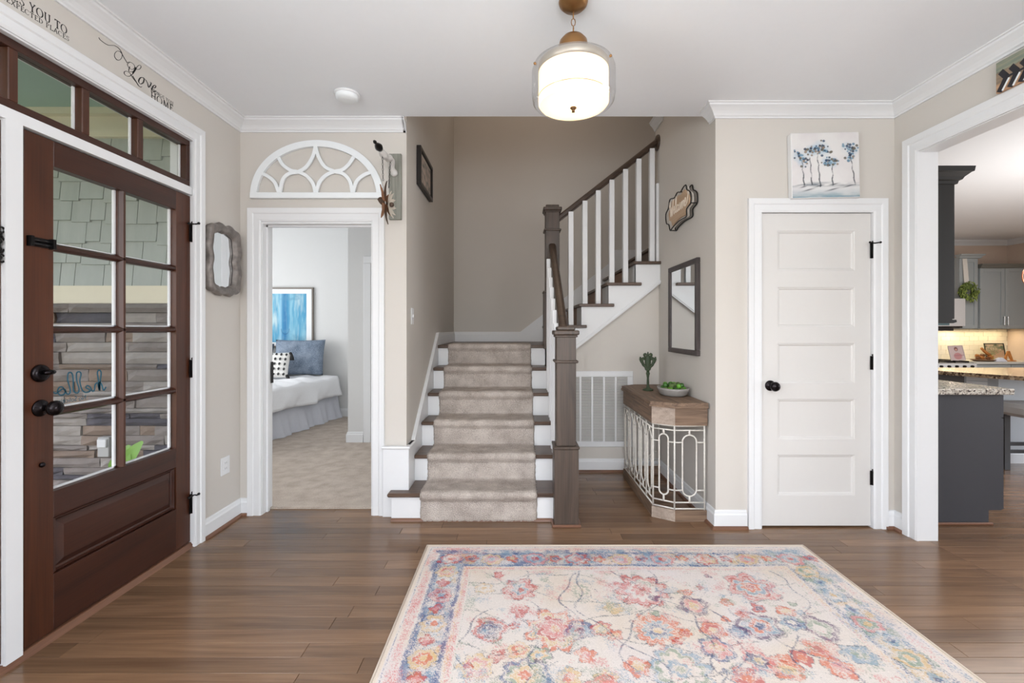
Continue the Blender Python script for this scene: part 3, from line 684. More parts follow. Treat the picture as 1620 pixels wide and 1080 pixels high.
while z < 1.375:
    hgt = min(R.choice([.032, .045, .06, .075]), 1.385-z)
    if 1.385-z-hgt < .02: hgt = 1.385-z
    x = -2.09-R.uniform(0, .1)
    xx = -2.087
    first = True
    while xx > -3.55:
        wd = R.uniform(.10, .42)
        q = MB(); stone_mesh(q, xx-wd+.003, xx, z+.002, z+hgt-.001, PY+.016, R.uniform(.03, .062))
        q.build('stone', R.choices(stones, [4, 3, 2, 2])[0], pw); xx -= wd
    z += hgt
for a, b in ((-2.75, -2.087), (-3.5, -2.753)):
    q = MB(); stone_mesh(q, a, b, 1.386, 1.44, PY+.016, .085); q.build('stone_sill', stones[0], pw)
ob = thing('outdoor_outlet', (-2.62, PY-.06, .55), 'white outdoor outlet cover on stone porch wall seen through the door glass', 'outlet')
p0 = atY(171, 705, 2.82)
ob.location = (p0.x, 2.80, p0.z-.06)
MB().cbox(p0.x-.035, p0.x+.035, 2.785, 2.80+.03, p0.z-.06, p0.z+.06).build('box', plain('grey_outdoor_box', (178, 178, 176), .5), ob)
MB().cbox(p0.x-.028, p0.x+.028, 2.772, 2.785, p0.z-.0, p0.z+.05).build('cover', TRIM, ob)
# porch plant
pl = thing('potted_plant', (-2.24, 2.60, -.06), 'green leafy plant on the porch seen through the lower right door pane', 'plant')
MB().lathe([(0, 0), (.10, 0), (.13, .22), (.145, .24), (.145, .26), (.12, .26), (.11, .22), (0, .2)], (-2.24, 2.60, -.06), 24).build('pot', plain('dark_planter', (64, 60, 58), .6), pl)
LEAF = plain('bright_leaf', (112, 160, 52), .45, noise=.2, scale=20)
def leaf(mb, b, tip, wd, bend=.03, n=6):
    b, tip = Vector(b), Vector(tip); d = tip-b; s_ = d.cross(Vector((0, -1, .2))).normalized(); up = s_.cross(d).normalized(); vs = []; fs = []
    for i in range(n+1):
        t = i/n; c = b+d*t+up*bend*math.sin(PI*t)-Vector((0, 0, .02*t*t)); wv = wd*math.sin(PI*min(1, t*.9+.06))**.8
        vs += [c-s_*wv, c+up*(-.15*wv), c+s_*wv]
    for i in range(n):
        for k in range(2): fs.append((i*3+k, i*3+k+1, i*3+4+k, i*3+3+k))
    mb.add(vs, fs, True)
for tip, wd in (((-2.17, 2.56, .655), .045), ((-2.34, 2.50, .50), .04), ((-2.14, 2.62, .50), .035), ((-2.42, 2.60, .44), .04), ((-2.12, 2.52, .40), .03), ((-2.27, 2.42, .44), .035)):
    m = MB(); leaf(m, ((tip[0]-2.24)/2, (tip[1]+2.60)/2, (tip[2]+.2)/2), tip, wd); m.tube([(-2.24, 2.60, .15), ((tip[0]-2.24)/2, (tip[1]+2.60)/2, (tip[2]+.2)/2)], .005, 6); m.build('leaf', LEAF, pl)

for b_, t_, wd in (((-2.21, 2.58, .47), (-2.095, 2.56, .675), .040), ((-2.28, 2.60, .45), (-2.235, 2.58, .60), .03), ((-2.16, 2.60, .47), (-2.02-.05, 2.60, .55), .025)):
    m = MB(); leaf(m, b_, t_, wd); m.tube([(-2.24, 2.60, .15), b_], .005, 6); m.build('leaf', LEAF, pl)
# ================================================================ CLOSET DOOR (door_2)
d2 = bpy.data.objects.new('door_2', None); COL.objects.link(d2); d2.location = (1.94, 2.96, .01); d2['kind'] = 'structure'
DX0, DX1, DZ0, DZ1, DY = 1.581, 2.293, .012, 2.032, 2.958
PX0, PX1 = 1.689, 2.190
pans = [(1.662, 1.920), (1.297, 1.555), (.933, 1.192), (.570, .831), (.208, .470)]
m = MB(); m.box(DX0, PX0, DY, DY+.035, DZ0, DZ1); m.box(PX1, DX1, DY, DY+.035, DZ0, DZ1)
zs = [DZ1]+[v for p in pans for v in (p[1], p[0])]+[DZ0]
for i in range(0, len(zs), 2): m.box(PX0, PX1, DY, DY+.035, zs[i+1], zs[i])
m.build('slab', DOORW, d2)
for a, b in pans:
    m = MB(); vs = []; fs = []
    prof = [(0, 0), (.004, .003), (.010, .004), (.016, .011), (.018, .012)]
    for d, y in prof: vs += [(PX0+d, DY+y, a+d), (PX1-d, DY+y, a+d), (PX1-d, DY+y, b-d), (PX0+d, DY+y, b-d)]
    for i in range(len(prof)-1):
        for k in range(4): fs.append((i*4+k, i*4+(k+1) % 4, (i+1)*4+(k+1) % 4, (i+1)*4+k))
    k = (len(prof)-1)*4; fs.append((k, k+1, k+2, k+3)); m.add(vs, fs); m.box(PX0, PX1, DY+.02, DY+.03, a, b); m.build('panel', DOORW, d2)
knob(1.642, DY, .918, 'Y', -1, d2)
MB().box(1.575, 1.582, DY-.004, DY+.02, .885, .955).build('latch_plate', BLACK, d2)
hinge(2.300, DY-.012, 1.79, 'Y', d2, 1, .10); hinge(2.300, DY-.012, 1.066, 'Y', d2, 0, .088); hinge(2.300, DY-.012, .324, 'Y', d2, 0, .092)

# ================================================================ STAIRCASE
RZ, G = .1885, .25
st = thing('staircase', (0, 3.6, 0), 'staircase with dark wood treads, white risers and wood handrail turning right at landing', 'stairs')
Y1 = 3.037
SXL, SXR = -.737, .315
for k in range(1, 7):
    yn = Y1+(k-1)*G; yr = yn+.025; zt = k*RZ
    ye = yr+G+.012 if k < 6 else YSB
    m = MB()
    if k == 1:
        m.cbox(-.862, SXR-.03, yn, 3.118, zt-.027, zt, .008); m.cbox(-.7345, SXR, 3.10, ye, zt-.027, zt-.0002, .002)
    elif k == 6: m.cbox(SXL-.02, SXR-.03, yn, YSB, zt-.027, zt, .006); m.box(.28, 1.9, 4.17, YSB, zt-.027, zt-.0002)
    else: m.cbox(SXL, SXR, yn, ye, zt-.027, zt, .006)
    t_ = m.build('tread' if k < 6 else 'landing', OAKT, st)
    MB().box(SXL if k > 1 else -.838, .29, yr, yr+.02, (k-1)*RZ+(0 if k == 1 else -.005), zt-.027).build('riser', TRIM, st)
MB().box(-.838, -.737, 3.07, 3.12, 0, RZ-.027).build('step_return', TRIM, st)
MB().sweep([(.24, Y1+.025), (-.84, Y1+.025)][::-1], [(-d, z) for d, z in [(0, 0), (.016, 0), (.013, .010), (.006, .018), (0, .018)]]).build('shoe_moulding', SHOE, st)
# closed side of the lower flight
pts = [(3.062, 0), (4.33, 0), (4.33, 6*RZ-.027)]
for k in range(5, 0, -1): pts += [(Y1+k*G+.025, (k+1)*RZ-.027) if k == 5 else (Y1+(k)*G+.025, (k+1)*RZ-.027), (Y1+k*G+.025, k*RZ-.027)]
pts += [(3.062, RZ-.027)]
MB().prism(pts, 'X', .27, .298).build('stringer', TRIM, st)
# wall skirt board on the left
sk = [(3.12, .0), (4.36, 1.131), (4.36, 1.249), (4.30, 1.249)]
m = MB(); m.prism([(3.30, .02), (3.30, .485), (4.33, 1.249), (4.45, 1.249), (4.45, .9)], 'X', XSL, -.738); m.build('skirt_board', TRIM, st)
MB().prism([(3.30, .470), (3.30, .488), (4.325, 1.252), (4.45, 1.252), (4.45, 1.236), (4.332, 1.236)], 'X', -.74, -.732).build('skirt_cap', TRIM, st)
# upper flight, rising to the right
RX = [.337, .580, .823, 1.066, 1.309]; YF = 4.10
for k in range(1, 5):
    zt = 1.131+k*RZ
    MB().cbox(RX[k-1]-.025, RX[k]+.045 if k < 4 else 1.284, 4.05, 4.22, zt-.026, zt, .004).build('tread_end', OAKTY, st)
    MB().cbox(RX[k-1]-.025, RX[k]+.02, 4.215, YSB-.005, zt-.026, zt-.0003, .004).build('tread', OAKTY, st)
    MB().box(RX[k-1], RX[k-1]+.018, 4.09, 4.40, zt-RZ, zt-.026).build('riser', TRIM, st); MB().box(RX[k-1], RX[k-1]+.018, 5.25, YSB, zt-RZ, zt-.026).build('riser', TRIM, st)
    MB().box(RX[k-1]-.001, RX[k-1]+.018, 4.40, 5.25, zt-RZ, zt-.026).build('riser', wood('warm_riser_wood', (112, 76, 52), (158, 114, 82), 'Y', .5), st)
MB().box(RX[4], RX[4]+.02, 4.22, YSB, 1.885, 2.048).build('riser', OAKT, st)
MB().cbox(1.286, 2.44, 4.23, YSB, 2.048, 2.0735).build('landing', OAKT, st)
pts = [(.30, 1.131-.03), (.37, .99), (1.284, 1.70), (1.284, 1.131+4*RZ-.026)]
for k in range(4, 1, -1): pts += [(RX[k-1], 1.131+k*RZ-.026), (RX[k-1], 1.131+(k-1)*RZ-.026)]
pts += [(RX[0], 1.131+RZ-.026), (RX[0], 1.131-.03)]
MB().prism(pts, 'Y', 4.082, 4.121).build('stringer', TRIM, st)
dz = .0
m = MB(); m.prism([(.37, .99-.012), (1.284, 1.70-.012), (1.284, 1.70+.022), (.37, .99+.022)], 'Y', 4.070, 4.084); m.prism([(.37, .99), (1.284, 1.70), (1.284, 1.712), (.37, 1.002)], 'Y', 4.062, 4.07)
m.build('stringer_moulding', TRIM, st)
# back skirt of the upper flight
m = MB(); m.prism([(.03, 1.131), (.03, 1.232), (.04, 1.24), (1.12, 2.07), (1.17, 2.10), (1.17, 2.24), (2.43, 2.24), (2.43, 2.0), (1.2, 1.9), (.40, 1.131)], 'Y', YSB-.018, YSB); m.build('skirt_board', TRIM, st)
m = MB(); m.prism([(.02, 1.228), (.04, 1.244), (1.12, 2.074), (1.17, 2.104), (1.17, 2.088), (1.12, 2.056), (.045, 1.228)], 'Y', YSB-.026, YSB-.018); m.build('skirt_cap', TRIM, st)
def newel(x, y, z0, name='newel_post', h=1.305, base_h=.515):
    n_ = MB()
    b2, s2 = .079, .0635
    n_.cbox(x-b2, x+b2, y-b2, y+b2, z0, z0+base_h-.012, .003)
    post = n_.build(name, OAKN, st)
    MB().cbox(x-b2-.006, x+b2+.006, y-b2-.006, y+b2+.006, z0+base_h-.012, z0+base_h+.006, .004).build('base_cap', OAKN, post)
    MB().cbox(x-s2, x+s2, y-s2, y+s2, z0+base_h+.006, z0+h-.045, .003).build('shaft', OAKN, post)
    MB().cbox(x-s2-.014, x+s2+.014, y-s2-.014, y+s2+.014, z0+1.062, z0+1.080, .005).build('collar', OAKN, post)
    c_ = MB(); c_.cbox(x-s2-.010, x+s2+.010, y-s2-.010, y+s2+.010, z0+h-.075, z0+h-.060, .004); c_.cbox(x-s2-.020, x+s2+.020, y-s2-.020, y+s2+.020, z0+h-.060, z0+h-.030, .006)
    c_.cbox(x-s2+.004, x+s2-.004, y-s2+.004, y+s2-.004, z0+h-.030, z0+h-.004, .006); c_.build('cap', OAKN, post)
    return post
NX = .325; NY1 = 3.04; NY2 = 4.172
nw = newel(NX, NY1, 0); newel(NX, NY2, 1.105, base_h=.515-.0)
MB().sweep([(NX+.085, NY1-.3), (NX-.085, NY1-.3)], [(0, 0), (0, 0), (0, 0)]) if False else None
m = MB(); m.cbox(NX-.094, NX+.094, NY1-.094, NY1-.078, 0, .018, .004).cbox(NX-.094, NX-.078, NY1-.078, NY1+.02, 0, .018, .004).cbox(NX+.078, NX+.094, NY1-.078, NY1+.094, 0, .018, .004); m.build('shoe_moulding', SHOE, nw)
def rail(a, b, wd, hg, name, side):
    """moulded handrail between two points (top centre line), vertical section"""
    a, b = Vector(a), Vector(b); d = (b-a).normalized(); s_ = Vector((d.y, -d.x, 0)).normalized()
    prof = [(-.5, -.25), (-.5, .2), (-.38, .42), (-.15, .5), (.15, .5), (.38, .42), (.5, .2), (.5, -.25), (.32, -.36), (.32, -.5), (-.32, -.5), (-.32, -.36)]
    vs = [];  n = len(prof)
    for p in (a, b):
        for u, v in prof: vs.append(p+s_*(u*wd)+Vector((0, 0, v*hg)))
    fs = [(i, (i+1) % n, n+(i+1) % n, n+i) for i in range(n)]+[tuple(range(n)), tuple(range(n, 2*n))[::-1]]
    return MB().add(vs, fs).build(name, RAILW, st)
rs = RZ/G
zr2 = 2.045
rail((NX-.002, NY1+.06, zr2-(NY2-.06-NY1-.06)*rs-.02), (NX-.002, NY2-.06, zr2-.02), .062, .062, 'handrail', 0)
# balusters of the lower flight
for k in range(1, 6):
    for q in (0, 1):
        yb = Y1+(k-1)*G+.065+q*.122
        if yb < NY1+.11 or yb > NY2-.1: continue
        top = zr2-.05-(NY2-.06-yb)*rs
        MB().cbox(.262, .294, yb-.016, yb+.016, k*RZ-.0, top, .002).build('baluster', TRIM, st)
# upper rail: from newel to rosette on the wall
ru = .778
za = EYE+(HY-345)*4.15/F; a_ = (.385, 4.15, za-.002); xb = 1.268; b_ = (xb, 4.15, za+(xb-.385)*ru)
rail(a_, b_, .062, .066, 'handrail', 0)
MB().lathe([(0, 0), (.070, 0), (.070, -.010), (.062, -.018), (0, -.018)], (XS, 4.15, za+.885*ru-.005), 28, 'X').build('rosette', RAILW, st)
for bx in [903, 925, 946, 967.5, 989, 1010, 1031]:
    X = (bx-HX)*4.14/F
    k = max(i for i in range(4) if RX[i]-.03 <= X)+1
    MB().cbox(X-.0235*.95, X+.0235*.95, 4.118, 4.164, 1.131+k*RZ, za+(X-.385)*ru-.03, .002).build('baluster', TRIM, st)
MB().cbox(1.262, 1.2849, 4.118, 4.164, 1.885, za+.86*ru-.36, .002).build('baluster', TRIM, st)

# carpet runner on the lower flight
CX0, CX1 = -.643, .138
prof = [(Y1+.012, .0)]
line = []
for k in range(1, 7):
    yn = Y1+(k-1)*G; zt = k*RZ
    line += [(yn+.010, (k-1)*RZ+.022), (yn+.012, zt-.055), (yn-.003, zt-.043), (yn-.016, zt-.020), (yn-.010, zt+.006), (yn+.015, zt+.016)]
    if k < 6: line += [(yn+.12, zt+.015), (yn+G-.02, zt+.015)]
    else: line += [(yn+.10, zt+.014), (yn+.28, zt+.013)]
line = [Vector((a, b, 0)) for a, b in line]; line[0].y = .002
dense = []
for i in range(len(line)-1):
    n_ = max(1, int((line[i+1]-line[i]).length/.012))
    for k in range(n_): dense.append(line[i].lerp(line[i+1], k/n_))
dense.append(line[-1])
NXR = 66; vs = []; fs = []
for i, p in enumerate(dense):
    for j in range(NXR+1):
        u = j/NXR; ed = min(u, 1-u)*(CX1-CX0); rnd = .008*max(0, 1-ed/.02)
        t = dense[min(i+1, len(dense)-1)]-dense[max(i-1, 0)]; t.normalize(); nrm = Vector((-t.y, t.x))
        off = R.uniform(-.0022, .0022)-rnd
        vs.append((CX0+(CX1-CX0)*u+(R.uniform(-.003, .003) if j in (0, NXR) else 0), p.x+nrm.x*off, max(.001, p.y+nrm.y*off)))
for i in range(len(dense)-1):
    for j in range(NXR): a = i*(NXR+1)+j; fs.append((a, a+1, a+NXR+2, a+NXR+1))
m = MB(); m.add(vs, fs, True)
o = m.build('stair_runner', RUNNER); tag(o, 'beige plush carpet runner down the middle of the lower stair flight', 'carpet'); rebase(o, ((CX0+CX1)/2, Y1, 0))
md = o.modifiers.new('thickness', 'SOLIDIFY'); md.thickness = .006; md.offset = -1

# return air grille
gv = thing('air_return_grille', (.76, 4.115, .225), 'white louvred air return grille low on the wall under the stairs', 'vent')
gx0, gx1, gz0_, gz1_ = .42, 1.049, .225, .905
fw = .05
m = MB(); m.cbox(gx0, gx1, 4.105, 4.120, gz1_-fw, gz1_, .003).cbox(gx0, gx1, 4.105, 4.120, gz0_, gz0_+fw, .003).cbox(gx0, gx0+fw, 4.105, 4.120, gz0_+fw, gz1_-fw, .003).cbox(gx1-fw, gx1, 4.105, 4.120, gz0_+fw, gz1_-fw, .003); m.build('frame', TRIM, gv)
n_ = 5; cw = (gx1-gx0-2*fw)/n_
for i in range(1, n_+0): x = gx0+fw+cw*i; MB().box(x-.008, x+.008, 4.107, 4.119, gz0_+fw, gz1_-fw).build('divider', TRIM, gv)
m = MB(); z = gz0_+fw+.004
while z < gz1_-fw-.006:
    m.add([(gx0+fw, 4.109, z), (gx1-fw, 4.109, z), (gx1-fw, 4.119, z+.010), (gx0+fw, 4.119, z+.010), (gx0+fw, 4.110, z-.001), (gx1-fw, 4.110, z-.001), (gx1-fw, 4.120, z+.009), (gx0+fw, 4.120, z+.009)], [(0, 1, 2, 3), (4, 7, 6, 5), (0, 4, 5, 1), (2, 6, 7, 3)]); z += .0145
m.build('louvres', plain('grille_paint', (205, 203, 200), .5), gv, kind='stuff')
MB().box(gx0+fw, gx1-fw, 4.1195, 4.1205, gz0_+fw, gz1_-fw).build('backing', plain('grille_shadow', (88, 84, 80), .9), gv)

# ================================================================ CONSOLE TABLE
cx_w = XS-.012; ct = thing('console_table', (1.12, 3.54, 0), 'rustic wood console table with white iron oval grille against the stair side wall', 'table')
CY0, CY1 = 3.045, 4.045
def oct_(xin, ch, off=0):   # plan outline, wall side first
    return [(cx_w, CY0-off), (1.057-off*.4, CY0-off), (.926-off, CY0+.085-off*.4), (.926-off, CY1-.085+off*.4), (1.057-off*.4, CY1+off), (cx_w, CY1+off)]
P0 = oct_(0, 0)
MB().prism(oct_(0, 0, .012), 'Z', .770, .792).build('tabletop', RUSTICY, ct)
MB().prism(oct_(0, 0, .018), 'Z', .757, .770).build('tabletop_edge', RUSTIC, ct)
def panel_between(a, b, z0, z1, th, mat, nm, parent):
    a, b = Vector(a), Vector(b); d = (b-a).normalized(); n_ = Vector((d.y, -d.x))   # outward = right of direction
    pts = [a, b, b-n_*th, a-n_*th]
    return MB().prism([(p.x, p.y) for p in pts], 'Z', z0, z1).build(nm, mat, parent)
for i in range(5):
    a, b = P0[i], P0[i+1]
    a2, b2 = (b, a)
    mt = [RUSTIC, RUSTICL, RUSTICY, RUSTICL, RUSTIC][i]
    panel_between(a2, b2, .640, .757, .018, mt, 'apron_panel', ct)
    panel_between(a2, b2, 0, .075, .018, mt, 'base_panel', ct)
MB().prism(oct_(0, 0, -.015), 'Z', .075, .082).build('bottom_rim', RUSTICY, ct) if False else None
IRON = plain('distressed_white_iron', (218, 214, 206), .6, metal=.1, noise=.22, scale=60, bump=.4, bscale=120)
def iron_bay(a, b, n, parent):
    a, b = Vector((*a, 0)), Vector((*b, 0)); d = (b-a); L = d.length; d.normalize(); cell = L/n
    zb, zt = .082, .636; r = .0056
    def P(u, z): return a+d*u+Vector((0, 0, z))
    for z in (zb, zb+.042, zt, zt-.030): MB().tube([P(.004, z), P(L-.004, z)], r*.9, 6).build('grille_rail', IRON, parent)
    for i in range(n):
        c = cell*(i+.5); hw = cell*.5-.028 if n > 1 else cell*.5-.042; hw = min(max(hw, .030), .047)
        m = MB(); z0_, z1_ = .165, .575; pts = []
        za_, zb_ = z0_+hw, z1_-hw
        for k in range(13): t = PI*k/12; pts.append(P(c+hw*math.cos(t), zb_+hw*math.sin(t)))
        for k in range(13): t = PI+PI*k/12; pts.append(P(c+hw*math.cos(t), za_+hw*math.sin(t)))
        m.tube(pts, r, 6, closed=True); m.build('oval_ring', IRON, parent)
        m = MB()
        MB().tube([P(c, z1_), P(c, zt-.03)], r*1.3, 6).build('connector', IRON, parent); MB().tube([P(c, z0_), P(c, zb+.042)], r*1.3, 6).build('connector', IRON, parent)
        for z in (.205, .525):
            for qa, qb in ((cell*i+.004, c-hw), (c+hw, cell*(i+1)-.004)): MB().tube([P(qa, z), P(qb, z)], r*.9, 6).build('connector', IRON, parent)
        if i: MB().tube([P(cell*i, zb), P(cell*i, zt)], r, 6).build('post', IRON, parent)
I_ = [(cx_w-.016, CY0+.012), (1.057, CY0+.012), (.938, CY0+.092), (.938, CY1-.092), (1.057, CY1-.012), (cx_w-.016, CY1-.012)]
for i, n_ in enumerate((1, 1, 5, 1, 1)): iron_bay(I_[i], I_[i+1], n_, ct)
for q in I_: MB().tube([(q[0], q[1], .075), (q[0], q[1], .641)], .006, 6).build('post', IRON, ct)

# fleur-de-lis stand
GRN = plain('green_patina', (46, 60, 36), .6, noise=.4, scale=40, bump=.6, bscale=80)
ff = thing('fleur_de_lis_stand', (1.045, 3.67, .792), 'dark green fleur-de-lis figurine on a stem at the back of the console table', 'figurine')
fx, fy, fz = 1.053, 3.66, .792
MB().lathe([(0, 0), (.040, 0), (.042, .008), (.030, .014), (.014, .022), (.009, .040), (.010, .06), (.008, .10), (.012, .125), (.016, .135), (.010, .15), (0, .15)], (fx, fy, fz), 20).build('stem', GRN, ff)
m = MB(); zc = fz+.15
m.ball((fx, fy, zc+.075), .048, 10, (.52, .34, 1.35)); m.tube([(fx, fy, zc-.01), (fx, fy, zc+.05)], .012, 8); m.ball((fx, fy, zc+.035), .02, 8, (1.5, .6, .5)); m.ball((fx, fy, zc+.130), .022, 8, (.35, .3, 1.4)); m.ball((fx, fy, zc+.02), .024, 8, (.9, .5, .6))
for s_ in (-1, 1):
    pts = spline([Vector((fx+s_*a, fy, zc+b)) for a, b in ((.008, .015), (.018, .04), (.036, .055), (.046, .085), (.040, .108), (.028, .104), (.030, .092))], 4)
    m.tube(pts, [.013-.005*i/len(pts) for i in range(len(pts))], 7)
    pts = spline([Vector((fx+s_*a, fy, zc+b)) for a, b in ((.006, .10), (.022, .118), (.030, .135), (.020, .142), (.016, .132))], 4); m.tube(pts, .009, 7)
    pts = spline([Vector((fx+s_*a, fy, zc+b)) for a, b in ((.036, .06), (.052, .078), (.062, .10), (.056, .112))], 4); m.tube(pts, [.010-.004*i/len(pts) for i in range(len(pts))], 7)
    m.ball((fx+s_*.060, fy, zc+.112), .008, 6)
m.build('fleur', GRN, ff)
# bowl with green balls
bx, by = 1.165, 3.40
bowl = thing('stone_bowl', (bx, by, .792), 'oval grey stone bowl of green balls on the console table', 'bowl')
m = MB(); k0 = 0
m.lathe([(0, 0), (.075, .0), (.092, .010), (.108, .045), (.112, .058), (.104, .060), (.090, .03), (.06, .018), (0, .016)], (0, 0, 0), 28)
m.v = [(bx+v[0]*1.0, by+v[1]*1.35, .793+v[2]) for v in m.v]
m.build('bowl', plain('grey_stone', (150, 146, 142), .75, noise=.15, bump=.3), bowl)
GB = [plain('green_ball_bright', (86, 142, 40), .35, noise=.2), plain('green_ball_dark', (52, 96, 34), .4, noise=.25), plain('green_ball_mossy', (84, 104, 56), .8, noise=.4, bump=.7)]
protos = [MB().ball((0, 0, 0), .0185, 8).build('green_ball', g) for g in GB]
spots = []
for r_, n_, zz_ in ((.0, 1, .052), (.038, 6, .048), (.074, 11, .048), (.02, 3, .078), (.058, 7, .074)):
    for k in range(n_): a = 2*PI*k/n_+r_*40; spots.append((bx+r_*math.cos(a), by+1.32*r_*math.sin(a), .793+zz_))
for i, p in enumerate(spots):
    o = protos[i] if i < 3 else protos[i % 3].copy()
    if i >= 3: COL.objects.link(o)
    o.location = p; tag(o, 'small round green ball heaped in the grey stone bowl', 'ball', 'green balls in the stone bowl')

# ================================================================ WALL THINGS
# dark framed mirror on the stair side wall
mr = thing('wall_mirror', (XS, 3.52, 1.09), 'dark framed rectangular mirror hanging above the console table', 'mirror')
xm = XS-.028; a0, a1, b0, b1, fw = 3.19, 3.79, 1.095, 1.785, .038
m = MB()
for (p, q, r_, s_) in ((a0, a1, b1-fw, b1), (a0, a1, b0, b0+fw), (a0, a0+fw, b0+fw, b1-fw), (a1-fw, a1, b0+fw, b1-fw)): m.cbox(xm, XS-.001, p, q, r_, s_, .003)
m.build('frame', wood('dark_frame_wood', (44, 38, 38), (78, 68, 66), 'Z', .5), mr)
MB().box(xm+.010, xm+.014, a0+fw, a1-fw, b0+fw, b1-fw).build('mirror_glass', MIRROR, mr)
# welcome sign
ws = thing('welcome_sign', (XS, 3.48, 2.05), 'scalloped black wire and tan wood sign with white script above the dark mirror', 'sign')
def zW(a, b, X): return atX(1040+a/10.8, 280+b/10.8, X)
front = [(485, 135), (505, 215), (545, 235), (572, 290), (570, 440), (500, 545), (495, 670), (420, 720), (345, 770), (260, 860), (220, 915), (195, 815), (155, 790), (145, 640), (190, 530), (215, 385), (290, 355), (340, 265), (395, 255), (440, 180)]
X1 = XS-.055; X2 = XS-.006
fp = [zW(a, b, X1) for a, b in front]
ring = spline(fp, 5, closed=True)
WIRE = plain('black_wire', (24, 22, 22), .45, metal=.5)
MB().tube(ring, .0045, 6, closed=True).build('front_wire', WIRE, ws)
MB().tube([Vector((X2-.004, p.y+.0, p.z-.0)) for p in ring], .0045, 6, closed=True).build('back_wire', WIRE, ws)
m = MB()
for k in (4, 10, 14, 18): p = fp[k]; m.tube([p, Vector((X2-.004, p.y, p.z))], .0035, 6)
m.build('spacer_wire', WIRE, ws)
cy_ = sum(p.y for p in fp)/len(fp); cz_ = sum(p.z for p in fp)/len(fp)
br = [((p.y-cy_)*.80+cy_, (p.z-cz_)*.80+cz_) for p in ring]
MB().prism(br, 'X', X1+.004, X1+.016).build('board', wood('tan_board_wood', (176, 146, 118), (206, 178, 150), 'Y', .7), ws)
br2 = [((p.y-cy_)*.97+cy_, (p.z-cz_)*.97+cz_) for p in ring]
MB().prism(br2, 'X', X1+.018, X1+.022).build('backing_board', plain('pale_whitewash', (214, 208, 200), .7, noise=.1), ws)
def onsign(u, v, d): return (X1+.0035-d, cy_+.21-u*.42, cz_+v*.42)
wel = [[(.0, .10), (.03, .20), (.07, .05), (.09, -.08), (.13, .08), (.16, -.08), (.20, .10), (.22, .22)], [(.24, -.02), (.30, .02), (.28, .07), (.24, .02), (.27, -.07), (.33, -.03)], [(.33, -.04), (.38, .16), (.36, .22), (.34, .12), (.36, -.06), (.41, -.03)], [(.47, .04), (.43, .05), (.41, -.01), (.45, -.07), (.50, -.02)],
       [(.55, .05), (.51, .02), (.52, -.06), (.57, -.05), (.58, .02), (.55, .05), (.62, .03)], [(.62, .05), (.63, -.07), (.66, .04), (.69, .03), (.69, -.07), (.72, .04), (.76, .03), (.77, -.06)], [(.79, -.02), (.85, .02), (.83, .07), (.79, .02), (.82, -.07), (.92, .0), (.97, .14)]]
m = MB()
for c in wel:
    s_ = spline([Vector((a, b+.12*(.5-a)*0, 0)) for a, b in c], 5); ribbon(m, s_, .012, onsign, .003)
m.build('script_lettering', plain('cream_paint', (246, 232, 214), .5), ws)
# canvas with painted trees above the closet door
def painted(name, mat, parent, fn, nu, nv, pos, kind=None):
    u = np.linspace(0, 1, nu+1); v = np.linspace(0, 1, nv+1); U, V = np.meshgrid(u, v)
    col = np.clip(fn(U, V), 0, 1)
    L = wloc(parent) if parent else Vector((0, 0, 0))
    pts = pos(U.ravel(), V.ravel())-np.array(L)
    idx = np.arange((nu+1)*(nv+1)).reshape(nv+1, nu+1)
    q = np.stack([idx[:-1, :-1], idx[:-1, 1:], idx[1:, 1:], idx[1:, :-1]], -1).reshape(-1, 4)
    me = bpy.data.meshes.new(name); me.from_pydata(pts.tolist(), [], q.tolist())
    at = me.color_attributes.new('paint', 'FLOAT_COLOR', 'POINT')
    c4 = np.ones((col.shape[0]*col.shape[1], 4), np.float32); c4[:, :3] = col.reshape(-1, 3); at.data.foreach_set('color', c4.ravel())
    me.materials.append(mat); me.polygons.foreach_set('use_smooth', [True]*len(me.polygons))
    o = bpy.data.objects.new(name, me); COL.objects.link(o)
    if parent: o.parent = parent
    return o
rng = np.random.default_rng(3)
def vnoise(x, y, seed=0):
    r = np.random.default_rng(seed).random((64, 64)); xi = np.floor(x).astype(int); yi = np.floor(y).astype(int); fx = x-xi; fy = y-yi
    fx = fx*fx*(3-2*fx); fy = fy*fy*(3-2*fy)
    g = lambda a, b: r[a % 64, b % 64]
    return (g(xi, yi)*(1-fx)+g(xi+1, yi)*fx)*(1-fy)+(g(xi, yi+1)*(1-fx)+g(xi+1, yi+1)*fx)*fy
def fbm(x, y, seed=0, o=4): return sum(vnoise(x*2**i, y*2**i, seed+i)*.5**i for i in range(o))/sum(.5**i for i in range(o))
lin = lambda *c: np.array(srgb(*c))
def over(c, col, a): return c*(1-a[..., None])+col*a[..., None]
